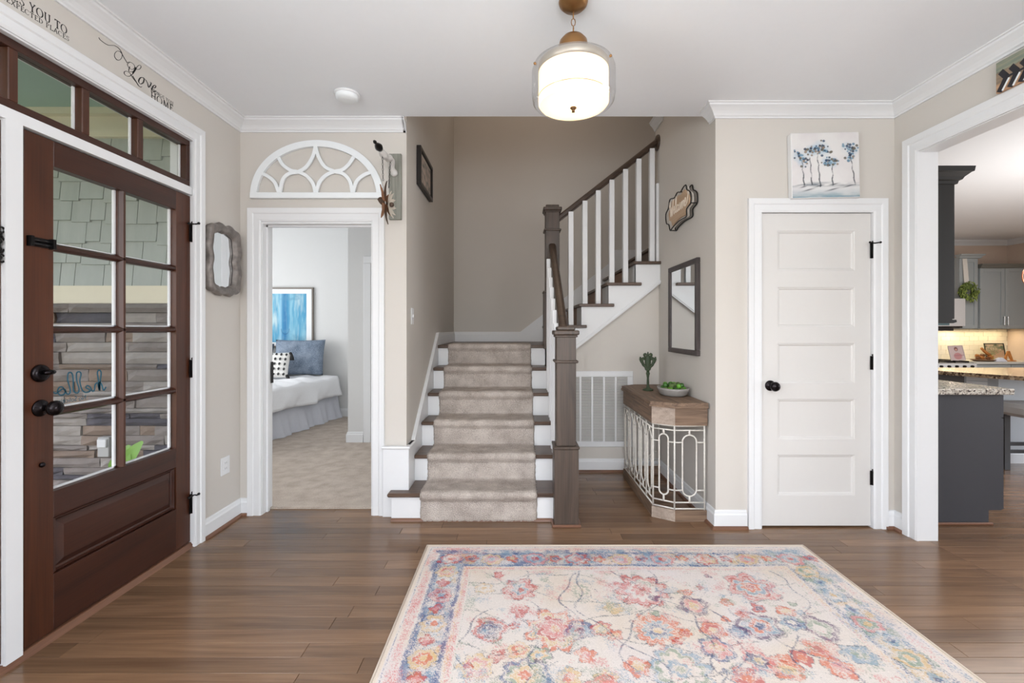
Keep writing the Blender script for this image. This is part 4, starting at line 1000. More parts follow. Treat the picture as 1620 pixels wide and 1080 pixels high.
def trees(U, V):
    c = np.ones(U.shape+(3,))*lin(222, 220, 218)
    c = over(c, lin(205, 196, 200), .6*np.clip(fbm(U*4, V*4, 5)*2-.8, 0, 1))
    c = over(c, lin(150, 168, 176), np.clip(.8-V/.16, 0, 1)*np.clip(fbm(U*5, V*22, 9)*2.2-.5, 0, 1)+.5*np.clip(1-V/.2, 0, 1))
    c = over(c, lin(110, 120, 128), np.clip(1-np.abs(V-.20)/.05, 0, 1)*np.clip(fbm(U*6, V*30, 11)*2.2-.7, 0, 1))
    TX = [(.15, .175, .60, .21), (.27, .29, .62, .24), (.38, .415, .66, .20), (.60, .60, .52, .22), (.87, .93, .66, .22)]
    for bx_, tx_, topv, botv in [(b, a, t, bo) for a, b, t, bo in TX]:
        t = np.clip((V-botv)/(topv-botv), 0, 1); xc = bx_+(tx_-bx_)*t-.0+.006*np.sin(V*40)
        a = (np.abs(U-xc) < .007+.004*(1-t)) & (V > botv-.04) & (V < topv); c = over(c, lin(66, 72, 78), a*.85*np.clip(fbm(U*30, V*18, 17)*2.4-.3, 0, 1))
    cr = [(.10, .66, .10), (.17, .56, .09), (.28, .72, .09), (.38, .76, .10), (.44, .80, .10), (.50, .72, .09), (.52, .56, .08), (.60, .55, .09), (.82, .76, .09), (.90, .74, .09), (.86, .62, .07)]
    for x, y, r in cr:
        d = np.hypot(U-x, V-y); c = over(c, lin(140, 178, 202), .8*np.clip(1.2-d/r, 0, 1)*np.clip(fbm(U*9, V*9, 21)*2-.4, 0, 1))
    rr = random.Random(4); pal = [lin(58, 78, 104), lin(96, 132, 156), lin(104, 98, 86), lin(146, 128, 110), lin(52, 66, 84), lin(120, 152, 172)]
    for x, y, r in cr:
        for k in range(15):
            a_, q = rr.uniform(0, 6.28), rr.uniform(.1, 1.05)*r; px, py = x+q*math.cos(a_), y+q*math.sin(a_)*.9
            d = np.hypot((U-px)*.9, V-py); c = over(c, pal[rr.randrange(6)], np.clip((rr.uniform(.014, .024)-d)/.006, 0, .9))
    for x, y, wv in [(.17, .17, .05), (.24, .12, .08), (.40, .18, .06), (.62, .20, .06), (.60, .12, .09), (.84, .17, .08)]:
        a = np.exp(-((U-x)/wv)**2-((V-y-.25*(U-x))/.010)**2); c = over(c, lin(52, 60, 68), .85*a)
    return c
cv = thing('tree_canvas', (1.95, YC-.05, 2.117), 'square canvas painting of thin trees with blue leaves leaning on the closet door casing', 'painting')
ca, cb = atY(1249, 311, 2.93), atY(1359, 208, 2.90)
CXA, CXB, CZA, CZB = 1.752, 2.185, 2.1175, 2.532
MB().cbox(CXA, CXB, YC-.046, YC-.004, CZA, CZB, .003).build('canvas_body', plain('canvas_edge', (226, 226, 226), .8), cv)
painted('painting', attrcol('tree_painting_paint', .8, bump=.2), cv, trees, 170, 165, lambda u, v: np.stack([CXA+.003+u*(CXB-CXA-.006), np.full_like(u, YC-.0466), CZA+.003+v*(CZB-CZA-.006)], -1))
cv.rotation_euler = (0, math.radians(-1.2), 0)

# half round window frame above the bedroom door
hw_ = thing('arched_window_frame', (-1.37, YB, 2.18), 'white half-round wooden window frame decoration above the bedroom doorway', 'wall decor')
def zA(a, b, d=0): p = atY(370+a/4.8, 180+b/4.8, YB-.022); return Vector((p.x, p.z, 0))
cxa = -1.372; hwid = .457; z0a = 2.183; ha = .397
def ell(r0, r1, n=48):
    out = []
    for k in range(n+1):
        t = PI*k/n; out.append((cxa+r0*math.cos(t), z0a+.0+r1*math.sin(t)**.92))
    return out
o_ = ell(hwid, ha); i_ = ell(hwid-.045, ha-.043)
m = MB(); n_ = len(o_); ya, yb_ = YB-.026, YB-.002
vs = [(p[0], ya, p[1]) for p in o_]+[(p[0], ya, p[1]) for p in i_]+[(p[0], yb_, p[1]) for p in o_]+[(p[0], yb_, p[1]) for p in i_]
fs = []
for k in range(n_-1): fs += [(k, k+1, n_+k+1, n_+k), (2*n_+k, 3*n_+k, 3*n_+k+1, 2*n_+k+1), (k, 2*n_+k, 2*n_+k+1, k+1), (n_+k, n_+k+1, 3*n_+k+1, 3*n_+k)]
fs += [(0, n_, 3*n_, 2*n_), (n_-1, 3*n_-1, 4*n_-1, 2*n_-1)]
m.add(vs, fs); m.build('arch', DECOW, hw_)
MB().cbox(cxa-hwid, cxa+hwid, YB-.030, YB-.002, z0a-.002, z0a+.038, .003).build('sill', DECOW, hw_)
curves = [[(335, 325), (370, 385), (430, 428), (485, 440), (550, 470), (600, 530), (618, 600)], [(620, 235), (600, 320), (550, 400), (485, 440), (420, 452), (370, 500), (348, 600)],
          [(912, 322), (870, 385), (820, 425), (765, 437), (700, 465), (648, 520), (625, 600)], [(618, 235), (640, 320), (690, 400), (765, 437), (830, 455), (880, 510), (900, 600)],
          [(210, 452), (260, 475), (310, 520), (342, 600)], [(1038, 444), (985, 465), (930, 515), (905, 600)]]
for ci, c in enumerate(curves):
    s_ = spline([zA(a, b) for a, b in c], 6); m = MB(); ribbon(m, s_, .0115, lambda u, v, d: (u, YB-.010-.0004*ci-d, v), .013); m.build('glazing_bar', DECOW, hw_)

# wooden bracket with hanging flower ornament
bk = thing('wall_bracket', (-.83, YB, 2.03), 'grey weathered board bracket with turned white arm beside the arched window frame', 'bracket')
bx0, bx1 = (615.4-HX)*3.14/F, (634.9-HX)*3.14/F
MB().cbox(bx0, bx1, YB-.024, YB-.001, 2.036, 2.487, .002).build('board', wood('weathered_grey_wood', (112, 112, 104), (150, 150, 140), 'Z', .8, 1.4, .4), bk)
def AR(x, y, X=-.83): p = atX(x, y, X); return p
arm = [Vector((-.835, 3.14, 2.345)), Vector((-.84, 3.10, 2.365)), Vector((-.835, 3.05, 2.40)), Vector((-.83, 3.0, 2.405)), Vector((-.83, 2.93, 2.38)), Vector((-.83, 2.86, 2.372)), Vector((-.83, 2.79, 2.378))]
s_ = spline(arm, 5); WH = plain('distressed_white_paint', (214, 212, 208), .6, noise=.12, scale=40, bump=.3)
MB().tube(s_, [.021+.004*math.sin(i*.8) for i in range(len(s_))], 12).build('arm', WH, bk)
m = MB(); m.lathe([(0, 0), (.018, -.004), (.024, -.03), (.018, -.055), (.010, -.075), (.007, -.09), (.011, -.105), (.006, -.12), (0, -.122)], (-.83, 2.785, 2.38), 14, 'Y'); m.build('finial', BLACK, bk)
fo = thing('flower_ornament', (-.83, 2.89, 2.09), 'rust brown metal flower ornament hanging on chains from the white bracket arm', 'ornament')
RUST = plain('rusty_leather_brown', (146, 104, 76), .65, noise=.35, scale=25, bump=.3); RUSTD = plain('dark_rust', (84, 66, 54), .6, noise=.3)
CRM = plain('cream_petal', (206, 198, 184), .7, noise=.15)
def chain(mb, a, b, r=.0055, wr=.0014):
    a, b = Vector(a), Vector(b); L = (b-a).length; n_ = max(1, int(L/(r*2.6))); d = (b-a)/n_
    for i in range(n_):
        c = a+d*(i+.5); ax = Vector((1, 0, 0)) if i % 2 else Vector((0, 1, 0)); dn = d.normalized()
        mb.tube([c+dn*(r*1.55*math.sin(t))+ax*(r*.8*math.cos(t)) for t in [2*PI*k/8 for k in range(8)]], wr, 5, closed=True)
m = MB(); chain(m, (-.83, 2.83, 2.36), (-.83, 2.845, 2.205)); chain(m, (-.83, 3.01, 2.39), (-.83, 2.97, 2.20)); m.build('chain', BLACK, fo)
def petal(mb, c, ang, r0, r1, wd, lift):
    # petal radiating in the YZ plane around c, lifted along X
    d = Vector((0, math.cos(ang), math.sin(ang))); s_ = Vector((0, -math.sin(ang), math.cos(ang))); vs = []; n_ = 6
    for i in range(n_+1):
        t = i/n_; p = Vector(c)+d*(r0+(r1-r0)*t)+Vector((lift*t*t, 0, 0)); wv = wd*math.sin(PI*min(1, .08+t*.92))**.7
        vs += [p-s_*wv, p+Vector((.006, 0, 0)), p+s_*wv]
    fs = [(i*3+k, i*3+k+1, i*3+4+k, i*3+3+k) for i in range(n_) for k in range(2)]
    mb.add(vs, fs, True)
cc = (-.835, 2.90, 2.085)
for k in range(12):
    m = MB(); petal(m, cc, 2*PI*k/12+.1, .012, .135 if k % 2 else .118, .024, .014 if k % 2 else -.012); m.build('petal', RUST if k % 3 else RUSTD, fo)
for k in range(10):
    m = MB(); petal(m, (-.815, 2.93, 2.08), 2*PI*k/10, .01, .085, .017, .018); m.build('petal', CRM, fo)
MB().ball((-.800, 2.93, 2.08), .016, 8).build('flower_centre', RUSTD, fo)

# scalloped silver mirror on the left wall
sm = thing('wall_mirror', (XL, 2.95, 1.49), 'small mirror in scalloped weathered silver frame on left wall beside the front door', 'mirror')
def wav(hw2, hh2, amp, n=96):
    out = []
    for k in range(n):
        t = 2*PI*k/n; c_, s2_ = math.cos(t), math.sin(t)
        r = 1/(abs(c_)**3.2+abs(s2_)**3.2)**(1/3.2)
        q = 1-amp*.9*math.cos(4*t)*.6+amp*.75*math.cos(12*t+PI)*(.4+.6*abs(math.sin(2*t)))
        pinch = 1-.07*math.exp(-(s2_/.22)**2)
        out.append((2.945+hw2*r*c_*q*pinch, 1.727+hh2*r*s2_*q))
    return out
SILV = plain('weathered_silver_wood', (122, 115, 110), .45, metal=.25, noise=.6, scale=30, bump=.6, bscale=30)
rings = [(wav(.162, .225, .05), .001), (wav(.168, .232, .055), .030), (wav(.160, .224, .05), .046), (wav(.148, .212, .04), .050), (wav(.138, .202, .04), .040), (wav(.130, .193, .04), .042), (wav(.120, .182, .04), .034), (wav(.112, .174, .04), .014)]
vs = [(XL+d, p[0], p[1]) for r_, d in rings for p in r_]; n_ = 96; fs = []
for i in range(len(rings)-1):
    for k in range(n_): fs.append((i*n_+k, i*n_+(k+1) % n_, (i+1)*n_+(k+1) % n_, (i+1)*n_+k))
MB().add(vs, fs, True).build('frame', SILV, sm)
MB().prism([(p[0], p[1]) for p in wav(.116, .178, .04)], 'X', XL+.008, XL+.012).build('mirror_glass', MIRROR, sm)

# picture frame on stair wall
pf = thing('picture_frame', (XSL, 3.75, 2.1), 'dark framed picture hanging on the wall left of the stairs', 'picture')
pa, pb = 3.60, 4.17
zt_, zb_ = EYE+(HY-230)*3.56/F, EYE+(HY-291)*3.56/F
zt_, zb_ = 2.70, 2.41
xf = XSL+.035
a0 = (xf)*F/(666-HX); a1 = xf*F/(685-HX)
zt_ = EYE+(HY-229)*a0/F; zb_ = EYE+(HY-291)*a0/F
m = MB(); fw = .028
for (p, q, r_, s2_) in ((a0, a1, zt_-fw, zt_), (a0, a1, zb_, zb_+fw), (a0, a0+fw, zb_+fw, zt_-fw), (a1-fw, a1, zb_+fw, zt_-fw)): m.cbox(XSL+.001, xf, p, q, r_, s2_, .002)
m.build('frame', plain('black_frame', (30, 24, 22), .4), pf)
def photo_paint(c1, c2, c3, seed):
    def f(U, V):
        c = np.ones(U.shape+(3,))*lin(*c1); c = over(c, lin(*c2), np.clip(fbm(U*5, V*5, seed)*3-1.1, 0, 1)); return over(c, lin(*c3), np.clip(fbm(U*7, V*7, seed+5)*3.4-1.6, 0, 1))
    return f
painted('print', attrcol('picture_print', .4), pf, photo_paint((150, 140, 130), (196, 178, 168), (96, 108, 98), 31), 30, 30, lambda u, v: np.stack([np.full_like(u, XSL+.020), a1-fw-.02-u*(a1-a0-2*fw-.04), zb_+fw+.02+v*(zt_-zb_-2*fw-.04)], -1))
MB().box(XSL+.012, XSL+.018, a0+fw, a1-fw, zb_+fw, zt_-fw).build('mat_board', plain('mat_board', (206, 198, 184), .8), pf)

# outlet, light switch
ou = thing('wall_outlet', (XL, 2.93, .36), 'white duplex outlet low on left wall below the scalloped mirror', 'outlet')
zo0, zo1 = EYE-(758-HY)*2.93/F+.0, EYE-(728-HY)*2.93/F
yo0, yo1 = 1.905*F/(HX-349.5), 1.905*F/(HX-363.5)
MB().cbox(XL+.0005, XL+.006, yo0, yo1, .333, .447, .002).build('plate', TRIM, ou)
SOCK = plain('outlet_slots', (150, 150, 150), .6)
for zc in (.372, .408):
    s_ = MB().cbox(XL+.005, XL+.0085, (yo0+yo1)/2-.017, (yo0+yo1)/2+.017, zc-.014, zc+.014, .003).build('socket', TRIM, ou)
    MB().box(XL+.0084, XL+.0088, (yo0+yo1)/2-.009, (yo0+yo1)/2-.006, zc-.004, zc+.007).box(XL+.0084, XL+.0088, (yo0+yo1)/2+.006, (yo0+yo1)/2+.009, zc-.004, zc+.007).build('slot', SOCK, s_)
sw = thing('light_switch', (XSL, 3.36, 1.32), 'white light switch on the wall left of the stairs', 'light switch')
ys0, ys1 = .755*F/(HX-650.5), .755*F/(HX-654.5)
MB().cbox(XSL+.0005, XSL+.006, 3.29, 3.36, 1.318, 1.435, .002).build('plate', TRIM, sw)
MB().cbox(XSL+.005, XSL+.014, 3.320, 3.330, 1.368, 1.388, .002).build('toggle', TRIM, sw)
# smoke detector
sd = thing('smoke_detector', (-1.033, 2.787, CZ), 'round white smoke detector on the ceiling near the bedroom doorway', 'smoke detector')
MB().lathe([(0, -.002), (.076, -.002), (.077, -.012), (.070, -.016), (0, -.016)], (-1.033, 2.787, CZ), 40).build('base', TRIM, sd)
MB().lathe([(.068, -.015), (.069, -.018), (.066, -.034), (.054, -.043), (.02, -.046), (0, -.046)], (-1.033, 2.787, CZ), 40).build('cover', DECOW, sd)
# arrow sign over the kitchen opening
ag = thing('arrow_sign', (2.40, 2.0, 2.455), 'rustic plank sign with black arrow fletching above the kitchen opening at top right', 'sign')
SX = 2.400; ye = 2.288
for (za_, zb2, c1, c2, nm) in ((2.459, 2.503, (150, 112, 84), (196, 160, 128), 'tan'), (2.5035, 2.560, (120, 104, 88), (168, 146, 122), 'mid'), (2.5605, 2.612, (104, 120, 112), (160, 156, 132), 'teal')):
    MB().cbox(SX, SX+.018, 1.40, ye, za_, zb2, .0015).build('plank', wood('sign_plank_'+nm, c1, c2, 'Y', .8, 2.2, .4, contrast=1.3), ag)
def onarrow(u, v, d): return (SX-.0005-d, ye-u, 2.5+v)
m = MB()
for k in range(6):
    u = .012+.048*k
    ribbon(m, [Vector((u+.005, -.040)), Vector((u+.040, .018))], .013, onarrow, .002)
    ribbon(m, [Vector((u+.040, .018)), Vector((u+.012, .058))], .013, onarrow, .0021)
m.box(SX-.002, SX, 1.5, ye-.04, 2.513, 2.523); m.build('arrow', plain('arrow_black', (34, 32, 38), .6), ag)
m = MB()
for k in range(6): u = .030+.048*k; ribbon(m, [Vector((u+.003, -.040)), Vector((u+.034, .008))], .0028, onarrow, .004)
m.build('arrow_stripe', DECOW, ag)

# ================================================================ PENDANT
pd = thing('pendant_light', (.249, 2.0, 2.26), 'brass ceiling pendant with glowing cream drum shade inside clear glass', 'ceiling light')
px_, py_ = .249, 2.0
MB().lathe([(0, CZ), (.062, CZ), (.064, CZ-.006), (.060, CZ-.018), (.046, CZ-.032), (.022, CZ-.040), (.010, CZ-.046), (0, CZ-.046)], (px_, py_, 0), 36).build('canopy', BRASS, pd)
m = MB(); chain(m, (px_, py_, CZ-.044), (px_, py_, 2.575), .011, .0022); m.build('chain', BRASS, pd)
MB().lathe([(0, 2.580), (.012, 2.578), (.022, 2.566), (.045, 2.558), (.060, 2.540), (.064, 2.515), (.062, 2.480), (.052, 2.462), (0, 2.460)], (px_, py_, 0), 36).build('cap', BRASS, pd)
m, n, l, b = nt('glowing_shade')
n.remove(b)
mx = n.new('ShaderNodeMixShader'); em = n.new('ShaderNodeEmission'); tl = n.new('ShaderNodeBsdfTranslucent'); df = n.new('ShaderNodeBsdfDiffuse')
em.inputs[0].default_value = (*srgb(255, 232, 186), 1); em.inputs[1].default_value = .30
tl.inputs[0].default_value = (.95, .86, .68, 1); df.inputs[0].default_value = (.9, .85, .74, 1)
l.new(tl.outputs[0], mx.inputs[1]); l.new(df.outputs[0], mx.inputs[2]); ad = n.new('ShaderNodeAddShader'); l.new(mx.outputs[0], ad.inputs[0]); l.new(em.outputs[0], ad.inputs[1]); l.new(ad.outputs[0], n['Material Output'].inputs[0])
SHADE = m
ri = .152
o = MB().lathe([(ri, 2.405), (ri, 2.298)], (px_, py_, 0), 64).lathe([(ri+.0005, 2.296), (ri, 2.270), (ri-.006, 2.262)], (px_, py_, 0), 64).build('drum_shade', SHADE, pd)
MB().lathe([(ri-.006, 2.262), (ri-.012, 2.2615), (ri*.5, 2.256), (0, 2.254)], (px_, py_, 0), 64).build('diffuser', SHADE, pd)
MB().lathe([(ri+.001, 2.299), (ri+.0018, 2.298), (ri+.0018, 2.2965), (ri+.001, 2.2955)], (px_, py_, 0), 64).build('seam_ring', plain('seam_brass', (158, 132, 92), .5, metal=.4), pd)
MB().lathe([(ri, 2.405), (ri+.001, 2.405), (ri+.001, 2.440), (ri, 2.441), (.05, 2.448), (0, 2.449)], (px_, py_, 0), 64).build('top_band', plain('silver_mesh', (170, 162, 150), .4, metal=.5, noise=.1), pd)
MB().lathe([(0, 2.254), (.014, 2.253), (.015, 2.249), (.009, 2.244), (.006, 2.238), (.008, 2.233), (0, 2.230)], (px_, py_, 0), 20).build('finial', plain('finial_bronze', (92, 68, 46), .35, metal=.8), pd)
m, n, l, b = nt('clear_glass'); n.remove(b)
t_ = n.new('ShaderNodeBsdfTransparent'); t_.inputs[0].default_value = (.97, .97, .97, 1); g_ = n.new('ShaderNodeBsdfGlossy'); g_.inputs['Roughness'].default_value = .05
lw = n.new('ShaderNodeLayerWeight'); lw.inputs[0].default_value = .2; mx = n.new('ShaderNodeMixShader'); l.new(lw.outputs['Facing'], mx.inputs[0]); l.new(t_.outputs[0], mx.inputs[1]); l.new(g_.outputs[0], mx.inputs[2]); l.new(mx.outputs[0], n['Material Output'].inputs[0])
PGL = m
MB().lathe([(.06, 2.452), (.145, 2.448), (.172, 2.435), (.181, 2.41), (.181, 2.305), (.176, 2.278), (.168, 2.268)], (px_, py_, 0), 64).build('glass_shade', PGL, pd)
for a in (200, 320, 80):
    t = math.radians(a); x, y = px_+.182*math.cos(t), py_+.182*math.sin(t)
    MB().ball((x, y, 2.41), .006, 6).build('thumb_screw', BRASS, pd)
for k in range(2):
    b_ = MB().ball((px_+(-.05 if k == 0 else .06), py_, 2.36), .028, 10, (1, 1, 1.2)).build('bulb', plain('bulb_glow', (255, 240, 210), .5, emit=(255, 226, 170), es=5), pd)
lo = point('pendant_bulb_light', (px_, py_, 2.34), 2.6, (1, .80, .52), .06); lo.parent = pd; lo.location = (0, 0, .08)

# ================================================================ RUG
RX0, RX1, RYF, RYN = -.526, 1.690, 2.697, -.35
def rugpaint(X, Y):
    u = X-RX0; v = RYF-Y; W = RX1-RX0
    de = np.minimum(np.minimum(u, W-u), v)                       # distance to nearest edge
    c = np.ones(X.shape+(3,))*lin(220, 211, 204)
    n1 = fbm(X*5, Y*5, 40); n2 = fbm(X*22, Y*22, 50); n3 = fbm(X*70, Y*70, 60, 2)
    c = over(c, lin(216, 196, 172), .40*np.clip(n1*3-1.4, 0, 1)); c = over(c, lin(216, 208, 216), .5*np.clip(fbm(X*4, Y*4, 71)*3-1.5, 0, 1))
    sp = rng.random(X.shape); wear = np.clip(fbm(X*34, Y*34, 140, 3)*2.6-.8, 0, 1)
    WX = X+.030*(fbm(X*13, Y*13, 150, 3)-.5)+.010*(n3-.5); WY = Y+.030*(fbm(X*13+9, Y*13, 160, 3)-.5)+.010*(n3-.5)
    def put(col, mask, dens=.7):
        nonlocal c
        a = np.clip(mask, 0, 1)*dens; cc_ = np.array(col, float); cc_ = cc_+(np.array([226, 214, 202])-cc_)*.10
        c = over(c, lin(*cc_), np.where(sp < a*(.42+.85*wear), .74, .16*a)*(a > 0))
    leftw = np.clip(1-u/1.3, 0, 1)
    BL, RD, PK, OR, TN, GN, PU, LB = (62, 86, 134), (186, 66, 62), (208, 128, 128), (208, 98, 62), (212, 178, 124), (134, 152, 132), (88, 62, 100), (128, 156, 178)
    bw = .29
    inb = (de > .025) & (de < bw)
    wob = .018*(n1-.5)
    band = lambda a, b, soft=.012: np.clip((de+wob-a)/soft, 0, 1)*np.clip((b-de-wob)/soft, 0, 1)
    rightw = np.clip((u-1.3)/.6, 0, 1)
    put(PK, band(.04, .085)*(.35+.5*n2)*(1-.6*rightw)); put(BL, band(.085, .125)*(.5+.9*n2)*(1-.55*rightw), .9); put(BL, band(.10, .235)*np.clip(fbm(X*17, Y*9, 85)*3.8-1.9, 0, 1)*(u < .4), .9); put(PK, band(.03, .28)*np.clip(fbm(X*10, Y*6, 86)*3.4-1.5, 0, 1)*(u < .4), .8); put(LB, band(.03, .28)*np.clip(fbm(X*12, Y*9, 87)*3.4-1.5, 0, 1)*rightw, .8); put(LB, band(.10, .235)*np.clip(n2*2.6-.9, 0, 1)*.9)
    put(BL, band(.06, .25)*np.clip(fbm(X*11, Y*16, 83)*3.6-1.35, 0, 1)*(v < .3)*(1-.45*rightw), .95); put(LB, band(.05, .25)*np.clip(fbm(X*14, Y*20, 84)*3.6-1.5, 0, 1)*(v < .3), .9); put(GN, band(.08, .24)*np.clip(n2*3-1.3, 0, 1)*rightw, .8); put(TN, band(.1, .24)*np.clip(fbm(X*16, Y*16, 88)*4-2.2, 0, 1), .7)
    put(BL, band(.220, .250)*(.45+.8*n2)*(1-.5*rightw), .9); put(PK, band(.248, .285)*(.3+.6*n2)*(1-.7*rightw), .7); put(TN, band(.245, .27)*.4)
    put(GN, band(.286, .291, .003), .6); put(BL, band(.028, .034, .003), .5)
    def flower(x, y, r, n, cols, rot=0, sy=1, amp=.22, inn=None):
        d = np.hypot(WX-x, (WY-y)/sy); th = np.arctan2((WY-y)/sy, WX-x)+rot; wv = 1+amp*.8*(np.abs(np.cos(n*th/2))*2-1)+.25*(n2-.5)*2
        q = d/(r*wv)
        for k, col in enumerate(cols):   # outside in
            a, b = 1-k/len(cols), 1-(k+1)/len(cols)
            if col is None: continue
            put(col, np.clip((a-q)/.05, 0, 1)*np.clip((q-b)/.04+.2, 0, 1)*(.62+.5*n3), .92)
        put((70, 70, 92), np.exp(-((q-1.02)/.05)**2)*.55, .8)
    def fp_(px, py): Y_ = F*EYE/(py-HY); return (px-HX)*Y_/F, Y_
    M = [(824, 935, .085, 6, (RD, PK, LB, RD)), (776, 999, .072, 4, (RD, PU, BL, LB)), (878, 999, .115, 8, (OR, TN, RD, PK, TN)), (822, 970, .04, 3, (RD, RD)), (919, 936, .06, 8, (None, GN, None, TN)),
         (918, 1000, .06, 5, (BL, LB, PU)), (952, 999, .045, 6, (RD, TN, GN)), (820, 1032, .045, 5, (TN, OR, TN)), (853, 1040, .04, 6, (GN, TN, LB)), (785, 1040, .032, 5, (RD, PK)), (926, 1040, .045, 5, (OR, PK)), (752, 1057, .06, 7, (TN, PK, TN)),
         (830, 1073, .085, 7, (BL, GN, TN, OR)), (1014, 936, .125, 10, (RD, PK, None, PK, RD)), (1039, 999, .095, 12, (OR, OR, LB, BL, TN)), (1130, 1002, .05, 5, (OR, RD, TN)), (1186, 931, .11, 6, (PK, RD, LB, OR, RD)), (1097, 962, .065, 4, (PU, PK, TN)),
         (1168, 1002, .04, 5, (BL, LB)), (1202, 992, .085, 5, (PU, LB, OR, BL)), (1135, 1030, .065, 6, (BL, PK, TN)), (1077, 1064, .11, 9, (LB, GN, None, LB, GN)), (1242, 1063, .055, 5, (OR, TN)), (1297, 997, .07, 4, (PU, GN, None)), (1294, 1032, .05, 4, (OR, RD)),
         (1268, 1045, .04, 5, (RD, OR)), (1148, 957, .03, 5, (OR, RD)), (1245, 972, .04, 4, (OR, TN)), (1200, 965, .035, 4, (RD, PU)), (1085, 940, .03, 3, (OR, RD)), (1120, 913, .02, 3, (PU, PU)), (1360, 1040, .06, 6, (LB, GN)), (1200, 1050, .06, 6, (PK, PU, TN)), (1010, 1060, .05, 5, (OR, TN)),
         (970, 965, .04, 5, (TN, TN)), (975, 1010, .035, 4, (OR, TN)), (1085, 1005, .028, 5, (OR, RD)), (1255, 990, .05, 6, (LB, BL, None)), (1330, 1060, .05, 5, (OR, PK)), (900, 1075, .05, 6, (TN, OR)), (960, 1075, .04, 5, (TN, OR, GN)), (1180, 1075, .05, 5, (RD, OR)), (788, 912, .03, 5, (RD, PK)), (765, 935, .045, 6, (TN, None, TN))]
    for a in M:
        x, y = fp_(a[0], a[1]); flower(x, y, a[2], a[3], a[4], rot=a[0]*.7)
    # border rosettes
    rr = random.Random(12)
    for k in range(9):
        x = RX0+.16+k*.235; flower(x, RYF-.168, .06, 7, [(RD, None, PK, OR), (TN, PK, LB), (PK, LB, RD)][k % 3], amp=.15)
        flower(x+.117, RYF-.165, .032, 5, [(RD, PU), (OR, TN)][k % 2], amp=.3)
    for k in range(13):
        y = RYF-.30-k*.21
        flower(RX0+.165, y, .055, 6, [(TN, OR, TN), (PK, RD, LB), (TN, None, OR)][k % 3], amp=.15); flower(RX1-.165, y, .055, 6, [(TN, GN, TN), (LB, None, TN), (PK, GN, TN)][k % 3], amp=.15)
        flower(RX0+.16, y-.105, .028, 4, (RD, PK), amp=.3); flower(RX1-.16, y-.105, .028, 4, (LB, BL), amp=.3)
    # filler blossoms, leaves and vines in the field
    fld = (de > bw)
    for k in range(120):
        x, y = rr.uniform(RX0+.33, RX1-.33), rr.uniform(RYN+.3, RYF-.32)
        if rr.random() < .55: flower(x, y, rr.uniform(.014, .026), rr.choice([3, 4, 5]), [rr.choice([OR, RD, BL, LB, GN, TN, PU, PK])]*2, amp=.35, rot=rr.random()*6)
        elif y < 1.65: flower(x, y, rr.uniform(.05, .1), rr.choice([5, 6, 8]), [rr.choice([OR, RD, LB, GN, TN, PK]) for _ in range(4)], rot=rr.random()*6)
    for k in range(9):
        ph = k*1.7; sl = (-1)**k*.35; xc = RX0+.4+k*.17
        dd = np.abs((X-xc)-sl*(Y-2.0)-.07*np.sin(Y*9+ph)-.02*np.sin(Y*27+ph)); put((70, 80, 108), np.exp(-(dd/.0045)**2)*fld*np.clip(n1*3-.8, 0, 1), .9)
        yc = 2.33-.16*k; dd = np.abs((Y-yc)-.05*np.sin(X*8+ph)-.015*np.sin(X*23)); put((90, 98, 104), np.exp(-(dd/.0045)**2)*fld*np.clip(n1*3-.9, 0, 1), .6)
    put(LB, fld*np.clip(fbm(X*13, Y*13, 97)*5-3.05, 0, 1)*.6, .7); put(PK, fld*np.clip(fbm(X*12, Y*12, 107)*5-3.05, 0, 1)*.6, .7); put(GN, fld*np.clip(fbm(X*14, Y*14, 117)*5-3.1, 0, 1)*.6, .7)
    c = c*(1+.10*(rng.random(X.shape)-.5))[..., None]
    c = np.where((de < .022)[..., None], lin(222, 208, 194), c)
    return c
RUGM = attrcol('rug_pile', 1.0, bump=.6, bscale=700, spec=.03, speck=.12)
rg = thing('area_rug', ((RX0+RX1)/2, (RYF+RYN)/2, 0), 'large cream area rug with faded red and blue floral pattern on the wood floor', 'rug')
YS = 1.56
painted('pile', RUGM, rg, lambda U, V: rugpaint(RX0+U*(RX1-RX0), RYF-V*(RYF-YS)), 700, 370, lambda u, v: np.stack([RX0+u*(RX1-RX0), RYF-v*(RYF-YS), .0105+.0012*fbm(u*60, v*30, 3)-.006*np.clip(1-np.minimum(np.minimum(u, 1-u)*2.2, v*1.14)/.012, 0, 1)], -1))
painted('pile', RUGM, rg, lambda U, V: rugpaint(RX0+U*(RX1-RX0), YS-V*(YS-RYN)), 250, 210, lambda u, v: np.stack([RX0+u*(RX1-RX0), YS-v*(YS-RYN), np.full_like(u, .011)], -1))
EDG = plain('rug_binding', (222, 208, 192), .95, bump=.6, bscale=400)
m = MB(); m.tube([(RX0, RYN, .006), (RX0, RYF, .006)], .0055, 8).tube([(RX1, RYN, .006), (RX1, RYF, .006)], .0055, 8).tube([(RX0, RYF, .006), (RX1, RYF, .006)], .0055, 8).tube([(RX0, RYN, .006), (RX1, RYN, .006)], .0055, 8); m.build('binding', EDG, rg)
MB().box(RX0, RX1, RYN, RYF, .0005, .005).build('backing', EDG, rg)

# ================================================================ BEDROOM
bd = thing('bed', (-3.4, 5.6, .012), 'bed with white comforter and pale pleated bed skirt seen through the bedroom doorway', 'bed')
ca_ = math.atan2(-2.55+2.78, 6.5-5.18)       # slight angle of the bed's side
def BXY(u, v):   # u across from the right side (0) to the left, v from head (0) to foot
    return (-2.555-u-.174*v, 6.60-v)
